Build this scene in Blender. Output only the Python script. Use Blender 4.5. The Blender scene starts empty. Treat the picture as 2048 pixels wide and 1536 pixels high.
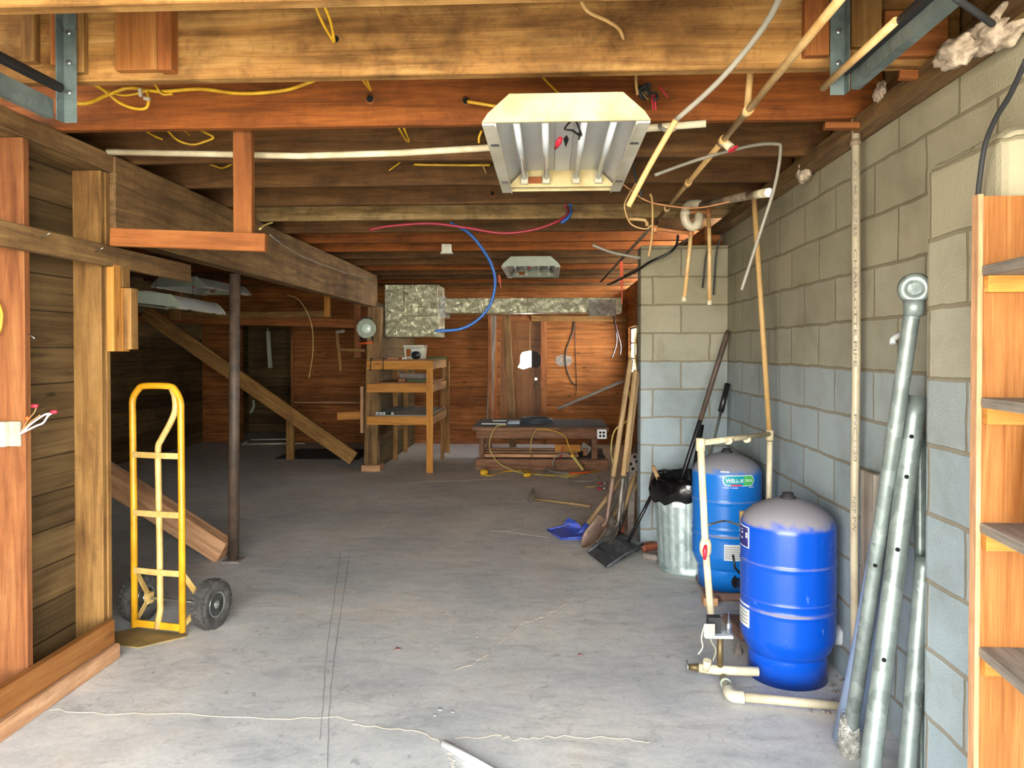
import bpy, math, random
from mathutils import Vector, Matrix

random.seed(7)
SC = bpy.context.scene
COL = SC.collection
PI = math.pi
# ------------------------------------------------------------------ camera
F, CX, CY, CH = 1500.0, 1024.0, 720.0, 1.43        # focal length in pixels, principal point, eye height
YAW, PITCH = math.atan(76/1500), math.atan(20/1500)
cam = bpy.data.objects.new('camera', bpy.data.cameras.new('camera'))
COL.objects.link(cam)
cam.location = (0, 0, CH)
cam.rotation_euler = (PI/2 - PITCH, 0, YAW)
cam.data.sensor_width = 36
cam.data.lens = F/2048*36
cam.data.shift_y = (CY-768)/2048
cam.data.clip_start = 0.05
SC.camera = cam
# ------------------------------------------------------------------ light
W = bpy.data.worlds.new('sky'); SC.world = W; W.use_nodes = True
bgn = W.node_tree.nodes['Background']
_tc = W.node_tree.nodes.new('ShaderNodeTexCoord'); _sx = W.node_tree.nodes.new('ShaderNodeSeparateXYZ'); _rp = W.node_tree.nodes.new('ShaderNodeValToRGB')
_rp.color_ramp.elements[0].position = 0.0; _rp.color_ramp.elements[0].color = (1.45, 1.40, 1.28, 1)      # bright hazy horizon
_rp.color_ramp.elements[1].position = 0.55; _rp.color_ramp.elements[1].color = (0.55, 0.64, 0.75, 1)     # bluer overhead
W.node_tree.links.new(_tc.outputs['Generated'], _sx.inputs[0]); W.node_tree.links.new(_sx.outputs[2], _rp.inputs[0]); 
_ax = W.node_tree.nodes.new('ShaderNodeMath'); _ax.operation = 'MAXIMUM'; _ax.inputs[1].default_value = 0.0     # extra sky strength toward +x, added so the window brightens the rear wall
_sq = W.node_tree.nodes.new('ShaderNodeMath'); _sq.operation = 'MULTIPLY'; _ad = W.node_tree.nodes.new('ShaderNodeMath'); _ad.operation = 'MULTIPLY_ADD'
_ad.inputs[1].default_value = 9.0; _ad.inputs[2].default_value = 5.0
W.node_tree.links.new(_sx.outputs[0], _ax.inputs[0]); W.node_tree.links.new(_ax.outputs[0], _sq.inputs[0]); W.node_tree.links.new(_ax.outputs[0], _sq.inputs[1])
W.node_tree.links.new(_sq.outputs[0], _ad.inputs[0]); W.node_tree.links.new(_ad.outputs[0], bgn.inputs[1]); W.node_tree.links.new(_rp.outputs[0], bgn.inputs[0])
bgn.inputs[1].default_value = 5.0
sun = bpy.data.objects.new('sun', bpy.data.lights.new('sun', 'SUN'))
sun.data.energy = 11; sun.data.angle = 0.01; sun.data.color = (1.0, 0.93, 0.80)
sun.rotation_euler = Vector((-0.25, -0.75, -1.0)).to_track_quat('-Z', 'Y').to_euler()
sun.location = (0, 0, 8)
COL.objects.link(sun)
def portal(name, loc, direction, sx, sy):
    d = bpy.data.lights.new(name, 'AREA'); d.shape = 'RECTANGLE'; d.size = sx; d.size_y = sy
    d.cycles.is_portal = True
    o = bpy.data.objects.new(name, d); o.location = loc
    o.rotation_euler = Vector(direction).to_track_quat('-Z', 'Z').to_euler()
    COL.objects.link(o)
portal('doorway_portal', (-0.35, -0.30, 1.12), (0, 1, 0), 3.5, 2.24)
portal('window_portal', (1.28, 10.6, 1.42), (-1, 0, 0), 1.0, 0.72)
vs = SC.view_settings
vs.view_transform = 'Standard'; vs.look = 'None'; vs.gamma = 1.0; vs.exposure = 2.05
vs.use_curve_mapping = False
SC.display_settings.display_device = 'sRGB'
SC.cycles.max_bounces = 12; SC.cycles.diffuse_bounces = 7; SC.cycles.glossy_bounces = 4
SC.cycles.sample_clamp_indirect = 8.0
SC.cycles.use_denoising = True

# ------------------------------------------------------------------ picture helpers: a viewing ray meets a plane of the room
_R = cam.rotation_euler.to_matrix()
def ray(u, v): return _R @ Vector(((u-CX)/F, -(v-CY)/F, -1.0))
def PY(u, v, y): r = ray(u, v); return Vector((0, 0, CH)) + r*(y/r.y)
def PX(u, v, x): r = ray(u, v); return Vector((0, 0, CH)) + r*(x/r.x)
def PZ(u, v, z): r = ray(u, v); return Vector((0, 0, CH)) + r*((z-CH)/r.z)
def V(*a): return Vector(a)

# ------------------------------------------------------------------ materials
def hexc(h, k=1.0):
    h = h.lstrip('#'); c = [int(h[i:i+2], 16)/255 for i in (0, 2, 4)]
    return tuple(k*(x/12.92 if x <= .04045 else ((x+.055)/1.055)**2.4) for x in c) + (1,)
class NT:
    def __init__(s, name):
        s.m = bpy.data.materials.new(name); s.m.use_nodes = True; s.t = s.m.node_tree
        s.b = s.t.nodes['Principled BSDF']
    def n(s, typ, **k):
        nd = s.t.nodes.new(typ)
        for a, b in k.items():
            if a.startswith('i_'):
                key = a[2:]; key = int(key) if key.isdigit() else key
                nd.inputs[key].default_value = b
            else: setattr(nd, a, b)
        return nd
    def l(s, a, b): s.t.links.new(a, b)
    def math(s, op, a, b=None, c=None):
        nd = s.n('ShaderNodeMath', operation=op)
        for i, x in enumerate((a, b, c)):
            if x is None: continue
            if isinstance(x, (int, float)): nd.inputs[i].default_value = x
            else: s.l(x, nd.inputs[i])
        return nd.outputs[0]
    def coord(s, which='UV', scale=(1, 1, 1)):
        tc = s.n('ShaderNodeTexCoord'); mp = s.n('ShaderNodeMapping'); mp.inputs['Scale'].default_value = scale
        s.l(tc.outputs[which], mp.inputs['Vector']); return mp.outputs[0]
    def noise(s, vec, scale=5, detail=3, rough=.55, dist=0):
        nd = s.n('ShaderNodeTexNoise'); nd.inputs['Scale'].default_value = scale; nd.inputs['Detail'].default_value = detail
        nd.inputs['Roughness'].default_value = rough; nd.inputs['Distortion'].default_value = dist
        s.l(vec, nd.inputs['Vector']); return nd.outputs[0]
    def ramp(s, fac, stops):
        nd = s.n('ShaderNodeValToRGB'); e = nd.color_ramp.elements
        while len(e) < len(stops): e.new(.5)
        for el, (p, c) in zip(e, stops): el.position = p; el.color = c
        s.l(fac, nd.inputs[0]); return nd.outputs[0]
    def mix(s, fac, a, b, mode='MIX'):
        nd = s.n('ShaderNodeMix', data_type='RGBA', blend_type=mode)
        for i, x in ((0, fac), (6, a), (7, b)):
            if isinstance(x, (int, float, tuple)): nd.inputs[i].default_value = x
            else: s.l(x, nd.inputs[i])
        return nd.outputs[2]
    def bump(s, h, strength=.3, dist=.01):
        nd = s.n('ShaderNodeBump'); nd.inputs['Strength'].default_value = strength; nd.inputs['Distance'].default_value = dist
        s.l(h, nd.inputs['Height']); s.l(nd.outputs[0], s.b.inputs['Normal'])
    def done(s, col, rough=.6, metal=0.0, spec=None):
        for key, x in (('Base Color', col), ('Roughness', rough), ('Metallic', metal)):
            if isinstance(x, (int, float, tuple)): s.b.inputs[key].default_value = x
            else: s.l(x, s.b.inputs[key])
        if spec is not None: s.b.inputs['Specular IOR Level'].default_value = spec
        return s.m
G0 = (0, 0, 0, 1); G1 = (1, 1, 1, 1)
def wood(name, dark, mid, light, knots=.5, dirt=.5, rough=.75, vary=.12, grain=1.0):
    t = NT(name)
    uv = t.coord('UV')
    g1 = t.noise(t.coord('UV', (1.1, 14, 1)), 1.6*grain, 6, .6, .9)
    g2 = t.noise(t.coord('UV', (4, 150, 1)), 1.5*grain, 2, .5)
    col = t.ramp(g1, [(.28, hexc(dark)), (.5, hexc(mid)), (.74, hexc(light))])
    col = t.mix(.42, col, t.ramp(g2, [(.3, (.45, .42, .4, 1)), (.6, (1, 1, 1, 1))]), 'MULTIPLY')
    d = t.noise(t.coord('Object', (1, 1, 1)), 3.1, 5, .65, .3)
    col = t.mix(dirt, col, t.ramp(d, [(.32, (.36, .33, .31, 1)), (.55, (1, 1, 1, 1)), (.75, (1.22, 1.2, 1.15, 1))]), 'MULTIPLY')
    if knots > 0:
        vo = t.n('ShaderNodeTexVoronoi'); vo.inputs['Scale'].default_value = 1.0
        t.l(t.coord('UV', (2.2, 9, 1)), vo.inputs['Vector'])
        col = t.mix(t.ramp(vo.outputs['Distance'], [(.05, (knots,)*3+(1,)), (.15, G0)]), col, hexc(dark, .35))
    bl = t.noise(t.coord('Object', (1, 1, 1)), 17, 5, .65, 1.4)
    col = t.mix(dirt*.55, col, t.ramp(bl, [(.33, (.55, .52, .5, 1)), (.47, G1), (.6, G1), (.72, (1.4, 1.35, 1.3, 1))]), 'MULTIPLY')
    oi = t.n('ShaderNodeObjectInfo')
    hs = t.n('ShaderNodeHueSaturation')
    t.l(t.math('MULTIPLY_ADD', oi.outputs['Random'], 2*vary, 1-vary), hs.inputs['Value'])
    t.l(col, hs.inputs['Color'])
    t.bump(t.math('ADD', g1, t.math('MULTIPLY', g2, .6)), .35, .004)
    return t.done(hs.outputs[0], rough, 0, .25)
def planks(name, dark, mid, light, h=.14, gap=.035, vary=.35, dirt=.6, spec=.2):
    t = NT(name)
    uv = t.coord('UV'); sp = t.n('ShaderNodeSeparateXYZ'); t.l(uv, sp.inputs[0])
    row = t.math('DIVIDE', sp.outputs[1], h); rf = t.math('FLOOR', row); fr = t.math('FRACT', row)
    wn = t.n('ShaderNodeTexWhiteNoise', noise_dimensions='1D'); t.l(rf, wn.inputs['W'])
    cb = t.n('ShaderNodeCombineXYZ')
    t.l(t.math('ADD', t.math('MULTIPLY', sp.outputs[0], 1.0), t.math('MULTIPLY', wn.outputs[0], 37.0)), cb.inputs[0])
    t.l(t.math('MULTIPLY', sp.outputs[1], 16.0), cb.inputs[1])
    g = t.noise(cb.outputs[0], 1.7, 6, .62, .8)
    col = t.ramp(g, [(.28, hexc(dark)), (.5, hexc(mid)), (.75, hexc(light))])
    hs = t.n('ShaderNodeHueSaturation'); t.l(col, hs.inputs['Color'])
    t.l(t.math('MULTIPLY_ADD', wn.outputs[0], 2*vary, 1-vary), hs.inputs['Value'])
    d = t.noise(t.coord('Object'), 2.0, 5, .6, .4)
    col = t.mix(dirt, hs.outputs[0], t.ramp(d, [(.3, (.35, .33, .3, 1)), (.6, G1)]), 'MULTIPLY')
    vo = t.n('ShaderNodeTexVoronoi'); vo.inputs['Scale'].default_value = 1.0
    t.l(t.coord('UV', (2.6, 8, 1)), vo.inputs['Vector'])
    col = t.mix(t.ramp(vo.outputs['Distance'], [(.05, (.8,)*3+(1,)), (.12, G0)]), col, hexc(dark, .3))
    line = t.ramp(fr, [(0, G0), (gap, G1), (1-gap*.4, G1), (1, (.3, .3, .3, 1))])
    col = t.mix(1.0, col, t.mix(.75, G1, line), 'MULTIPLY')
    t.bump(t.math('ADD', t.math('MULTIPLY', line, 1.0), t.math('MULTIPLY', g, .2)), .7, .012)
    return t.done(col, .75, 0, spec)
def blocks(name):
    t = NT(name)
    uv = t.coord('UV')
    warp = t.n('ShaderNodeTexNoise'); warp.inputs['Scale'].default_value = 6; warp.inputs['Detail'].default_value = 3
    t.l(uv, warp.inputs['Vector'])
    va = t.n('ShaderNodeVectorMath', operation='MULTIPLY_ADD')
    t.l(warp.outputs['Color'], va.inputs[0]); va.inputs[1].default_value = (.022, .022, 0); t.l(uv, va.inputs[2])
    def brick(m, c1, c2, cm, smooth=.35):
        br = t.n('ShaderNodeTexBrick'); br.offset = .5
        for k, x in (('Scale', 1), ('Mortar Size', m), ('Mortar Smooth', smooth), ('Bias', 0), ('Brick Width', .406), ('Row Height', .203),
                     ('Color1', c1), ('Color2', c2), ('Mortar', cm)): br.inputs[k].default_value = x
        t.l(va.outputs[0], br.inputs['Vector']); return br
    lo = brick(.0075, hexc('#8d9ba2'), hexc('#98a5a9'), hexc('#868073'))
    hi = brick(.0075, hexc('#8f8870'), hexc('#9a927a'), hexc('#797059'))
    sp = t.n('ShaderNodeSeparateXYZ'); t.l(va.outputs[0], sp.inputs[0])
    rf = t.math('FLOOR', t.math('DIVIDE', sp.outputs[1], .203))
    isup = t.ramp(t.math('MULTIPLY_ADD', rf, .05, 0), [(0.0, (.0,)*3+(1,)), (.32, (.03,)*3+(1,)), (.38, (.18,)*3+(1,)), (.42, (.35,)*3+(1,)), (.45, (.85,)*3+(1,)), (.55, G1)])  # lower courses blue grey, upper courses olive, blended over a few rows
    col = t.mix(isup, lo.outputs[0], hi.outputs[0])
    d = t.noise(t.coord('UV'), 2.3, 6, .65, .2)
    col = t.mix(.5, col, t.ramp(d, [(.34, (.55, .52, .46, 1)), (.55, G1)]), 'MULTIPLY')
    st = t.noise(t.coord('UV', (7, 1.2, 1)), 1.4, 4, .7)
    col = t.mix(t.ramp(st, [(.62, G0), (.75, (.5, .5, .5, 1))]), col, hexc('#7b6a4c'))
    fine = t.noise(t.coord('UV'), 130, 2, .5)
    t.bump(t.math('ADD', t.math('MULTIPLY', lo.outputs['Fac'], .55), t.math('ADD', t.math('MULTIPLY', fine, .28), t.math('MULTIPLY', d, .5))), .6, .012)
    return t.done(col, .85, 0, .2)
def concrete(name):
    t = NT(name); oc = t.coord('Object')
    a = t.noise(oc, 1.1, 8, .62, .4); b = t.noise(t.coord('Object', (1, 2.2, 1)), 4.5, 6, .7, .9); c = t.noise(oc, 70, 2, .5)
    col = t.ramp(a, [(.3, hexc('#aeb0b0')), (.5, hexc('#c9c8c4')), (.68, hexc('#dad4ca'))])
    col = t.mix(.75, col, t.ramp(b, [(.30, (.6, .61, .62, 1)), (.47, (.92, .92, .92, 1)), (.7, (1.12, 1.11, 1.1, 1))]), 'MULTIPLY')
    e = t.noise(oc, 16, 4, .6, 1.5)
    col = t.mix(.6, col, t.ramp(e, [(.30, (.5, .5, .5, 1)), (.40, G1), (.66, G1), (.78, (1.25, 1.24, 1.22, 1))]), 'MULTIPLY')
    w = t.noise(t.coord('Object', (1, 1, 1)), 2.7, 3, .5, .5)
    col = t.mix(t.ramp(w, [(.55, G0), (.72, (.35, .35, .35, 1))]), col, hexc('#cdbba9'))
    col = t.mix(.3, col, t.ramp(c, [(.35, (.7, .7, .7, 1)), (.6, G1)]), 'MULTIPLY')
    sm = t.noise(t.coord('Object', (1, 3.2, 1)), 9, 6, .75, 2.2)
    col = t.mix(.8, col, t.ramp(sm, [(.28, (.62, .63, .64, 1)), (.39, G1), (.62, G1), (.74, (1.1, 1.1, 1.09, 1))]), 'MULTIPLY')
    t.bump(t.math('ADD', t.math('MULTIPLY', b, .6), t.math('MULTIPLY', c, .25)), .18, .006)
    return t.done(col, t.ramp(a, [(.3, (.5,)*3+(1,)), (.7, (.72,)*3+(1,))]), 0, .35)
def plain(name, c, rough=.5, metal=0, mott=.15, scale=14, c2=None, bump=.0, spec=None):
    t = NT(name); n = t.noise(t.coord('Object'), scale, 4, .6, .3)
    a = hexc(c); b = hexc(c2) if c2 else tuple(x*(1-mott) for x in a[:3])+(1,)
    col = t.ramp(n, [(.38, b), (.62, a)])
    if bump: t.bump(n, bump, .006)
    return t.done(col, rough, metal, spec)
def galvanized(name, c1='#6f7975', c2='#8f9a96', rough=.42, scale=26, metal=.45, flake=.0):
    t = NT(name); oc = t.coord('Object')
    vo = t.n('ShaderNodeTexVoronoi'); vo.inputs['Scale'].default_value = scale; t.l(oc, vo.inputs['Vector'])
    n = t.noise(oc, 6, 5, .65, .4)
    bw = t.n('ShaderNodeRGBToBW'); t.l(vo.outputs['Color'], bw.inputs[0])
    col = t.mix(.4, t.ramp(n, [(.3, hexc(c1)), (.7, hexc(c2))]), bw.outputs[0], 'SOFT_LIGHT')
    if flake:
        k = t.noise(t.coord('Object', (1, 1, .5)), 15, 4, .7, .6)
        col = t.mix(t.ramp(k, [(.60, G0), (.64, (flake,)*3+(1,))]), col, hexc('#a9b1ae'))
        col = t.mix(t.ramp(k, [(.28, (flake,)*3+(1,)), (.33, G0)]), col, hexc('#6d675c'))
    t.bump(n, .15, .004)
    return t.done(col, rough, metal)
def foil(name, c1, c2, scale=40, strength=.9, rough=.25, metal=.9):
    t = NT(name); oc = t.coord('Object'); n = t.noise(oc, scale, 5, .7, 1.2); n2 = t.noise(oc, 5, 3)
    t.bump(t.math('ADD', n, t.math('MULTIPLY', n2, .8)), strength, .02)
    return t.done(t.ramp(n, [(.3, hexc(c1)), (.7, hexc(c2))]), rough, metal)  # noise ramp paints metallic highlights and darker dents into the foil colour
def tankblue(name, c):
    t = NT(name); ge = t.n('ShaderNodeNewGeometry'); sp = t.n('ShaderNodeSeparateXYZ'); t.l(ge.outputs['Normal'], sp.inputs[0])
    n = t.noise(t.coord('Object'), 6, 4, .6, .5)
    up = t.math('ADD', t.math('SUBTRACT', sp.outputs[2], .30), t.math('MULTIPLY', t.math('SUBTRACT', n, .5), 2.0))
    dust = t.mix(1.0, t.ramp(up, [(.0, (.25,)*3+(1,)), (.3, (.88,)*3+(1,))]), t.ramp(sp.outputs[2], [(.12, G0), (.3, G1)]), 'MULTIPLY')       # settled dust lies on the upward-facing dome
    sc = t.noise(t.coord('Object', (1, 1, .6)), 24, 3, .6, .5)
    col = t.mix(t.ramp(sc, [(.66, G0), (.72, (.35,)*3+(1,))]), hexc(c), hexc('#7d9fd0'))
    col = t.mix(dust, col, hexc('#86807a'))
    rg = t.ramp(dust, [(0, (.24,)*3+(1,)), (.8, (.85,)*3+(1,))])
    return t.done(col, rg, 0, .5)
M = {}
M['joist_tan'] = wood('rough tan joist lumber', '#674722', '#936a38', '#b08a52', knots=.25, dirt=1.0, grain=.8)
M['joist_orange'] = wood('reddish brown joist lumber', '#5a3312', '#84481a', '#9c5c24', knots=.3, dirt=.6)
M['joist_olive'] = wood('dull brown joist lumber', '#432e18', '#614222', '#7a572f', knots=.25, dirt=.7)
M['joist_dusty'] = wood('dusty joist lumber', '#64502f', '#8c7147', '#ab9468', knots=.2, dirt=.9)
M['old'] = wood('weathered grey brown timber', '#554028', '#7b5e3b', '#957749', knots=.3, dirt=.6)
M['stud'] = wood('aged pine stud', '#664624', '#8a6536', '#a07b48', knots=.4, dirt=.5)
M['orange'] = wood('orange stained lumber', '#71401a', '#8c5226', '#9f6733', knots=.4, dirt=.3)
M['new'] = wood('yellow new lumber', '#96602a', '#b97e38', '#cc9550', knots=.6, dirt=.2)
M['pine'] = wood('knotty pine board', '#6f421a', '#875529', '#996a3a', knots=.5, dirt=.15, rough=.5)
M['redstud'] = wood('reddish pine stud', '#6b3d20', '#8b5630', '#9e6c40', knots=.3, dirt=.35)
M['pinkplank'] = wood('pinkish worn plank', '#94694a', '#bd8f68', '#d4ab84', knots=.5, dirt=.4)
M['greyplank'] = wood('grey weathered board', '#5f5850', '#837a6f', '#9d9489', knots=.2, dirt=.4)
M['redbench'] = wood('dark red brown bench lumber', '#573b2b', '#7f5a42', '#9a7459', knots=.3, dirt=.5)
M['handle'] = wood('ash tool handle', '#7d6443', '#a88b63', '#c2a87e', knots=.1, dirt=.5, rough=.55)
M['doorwood'] = wood('brown door veneer', '#5a3716', '#7a4d22', '#8d5d2c', knots=0, dirt=.3, rough=.5, grain=.5)
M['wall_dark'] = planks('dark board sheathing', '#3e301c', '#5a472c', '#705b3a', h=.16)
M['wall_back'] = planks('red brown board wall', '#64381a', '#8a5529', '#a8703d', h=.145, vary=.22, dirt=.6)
M['deck'] = planks('subfloor boards', '#3c2a18', '#5a4026', '#6f5232', h=.14)
M['block'] = blocks('two tone concrete block')
M['parge'] = blocks('parged block pier')
M['floor'] = concrete('worn concrete slab')
M['drive'] = plain('driveway concrete', '#c2b49c', .9, scale=3)
M['blue1'] = tankblue('bright blue tank paint', '#0446b2')
M['blue2'] = tankblue('lighter blue tank paint', '#126cc4')
M['cream'] = plain('yellowed plastic pipe', '#d3b27c', .4, c2='#b98f55', scale=9)
M['ivory'] = plain('ivory plastic pipe', '#d9ceb0', .4, c2='#bdae8c', scale=8)
M['copper'] = plain('tarnished tan pipe', '#c08450', .4, c2='#a4683a', scale=9)
M['pvc'] = plain('white plastic pipe', '#b5aa90', .45, c2='#9d917a', scale=6)
M['greytube'] = plain('blue grey plastic tube', '#8496b4', .4, mott=.06)
M['darkpipe'] = plain('grey brown dusty pipe', '#7a6a55', .6, c2='#5b4d3c')
M['rustpole'] = plain('brown painted steel post', '#564538', .6, c2='#3d322a', scale=10, bump=.2)
M['galv'] = galvanized('galvanized steel'); M['galvp'] = galvanized('flaking silver paint pole', '#747d79', '#8d9894', .42, flake=.9)
M['can'] = galvanized('galvanized can sheet', '#8ea09f', '#bccbc9', .45, 22, .45)
M['track'] = galvanized('dull galvanized track', '#4f5b59', '#6d7a78', .5, 30, .35)
M['duct'] = foil('dimpled duct foil', '#77755a', '#cfcdb0', 13, 1.0, .3)
M['foilw'] = foil('crumpled foil wrap', '#8f8f84', '#f6f4ea', 22, 1.6, .2, .55)
M['white'] = plain('white enamel', '#c2bdac', .4, c2='#aea78f', scale=5)
M['yellowed'] = plain('yellowed enamel with stains', '#d2c294', .5, c2='#b9a471', scale=7)
M['reflect'] = plain('white reflector enamel', '#b4b4b0', .3, mott=.04)
M['tube'] = plain('fluorescent glass tube', '#d3d8dc', .15, mott=.02)
M['rust'] = plain('rust stain', '#8b4a1e', .8, c2='#6b3412')
M['black'] = plain('black plastic', '#17171a', .35); M['blackm'] = plain('matt black', '#202022', .7)
M['rubber'] = plain('dusty black rubber', '#46433f', .85, c2='#2c2b2a', scale=30)
M['bag'] = plain('black garbage bag film', '#0c0c0e', .22, mott=.0, spec=.7, bump=.9, scale=11)
M['red'] = plain('red enamel', '#b8202c', .35, mott=.1); M['redp'] = plain('red plastic', '#c3213a', .45)
M['redline'] = plain('crimson water tube', '#a32a3c', .4); M['bluel'] = plain('blue water tube', '#1f5aa6', .4)
M['yellow'] = plain('yellow truck enamel', '#cf9a20', .4, c2='#bb8314', scale=7)
M['paley'] = plain('worn pale yellow enamel', '#c4a768', .5, c2='#ad8a4a', scale=10)
M['toe'] = plain('dusty tan toe plate', '#8b7447', .6, c2='#77633c', scale=12)
M['romex'] = plain('yellow cable jacket', '#d9ac22', .45, c2='#b98b1c'); M['cord'] = plain('pale yellow cord', '#b8a55e', .55)
M['greyc'] = plain('grey cable jacket', '#8b8577', .6); M['tan'] = plain('tan cable jacket', '#b8935c', .6)
M['orangep'] = plain('orange plastic', '#d9571e', .5)
M['bluep'] = plain('royal blue plastic', '#2c43a8', .5, c2='#4a57a0', scale=30)
M['steel'] = plain('worn shovel steel', '#746c63', .5, .5, c2='#57504a', scale=12)
M['brownsteel'] = plain('brown oxidised shovel steel', '#7b6253', .55, .35, c2='#5c4a40', scale=12)
M['chrome'] = plain('bright zinc plate', '#c2cac6', .25, .9)
M['insul'] = plain('grey pink insulation wool', '#bfae98', 1.0, c2='#8f7d6a', scale=24, bump=1.0)
M['nut'] = plain('dark brass', '#6c5c3c', .5, .5)
M['brick'] = plain('terracotta brick', '#a85f43', .85, c2='#8d4b33', scale=20, bump=.3)
M['rubble'] = plain('grey brown rubble', '#8b8078', .9, c2='#6c625a', scale=20, bump=.4)
M['crack'] = plain('pale crack filler dust', '#b9aa97', .9); M['spot'] = plain('faded red paint spot', '#9a6b6b', .8); M['scuff'] = plain('dark scuff', '#9c9b9a', .8)
M['labelw'] = plain('white paper label', '#c9cdd0', .6, mott=.04); M['navy'] = plain('navy label', '#22246e', .5, mott=.05)
M['inkw'] = plain('white print', '#eef2f4', .5, mott=0); M['inkk'] = plain('black print', '#2a2522', .6, mott=0)
M['teal'] = plain('teal print', '#0f8f9e', .4, mott=0); M['green'] = plain('green print', '#49b25a', .4, mott=0); M['magenta'] = plain('crimson print', '#c02c5a', .4, mott=0)
M['greygreen'] = plain('dusty green grey enamel', '#9aa391', .6, mott=.1)
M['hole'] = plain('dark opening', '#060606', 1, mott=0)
M['lens'] = plain('frosted lens', '#cfe0cf', .2, mott=.1); M['clear'] = plain('cloudy plastic tub', '#b9b9a6', .3, mott=.1)
M['rag'] = plain('green brown cloth', '#55603c', .9)
M['blackscoop'] = plain('dusty dark grey plastic', '#4a4e51', .5, c2='#34383b', scale=25)
M['pad'] = plain('red brown stone', '#7b5a4f', .9, c2='#5e4a44', bump=.4)
M['maroon'] = plain('dark maroon cable', '#2e0d10', .5); M['hosec'] = plain('slate hose rubber', '#3b444c', .5)
M['parchment'] = plain('foam bead', '#d8d4c8', .8)

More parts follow.
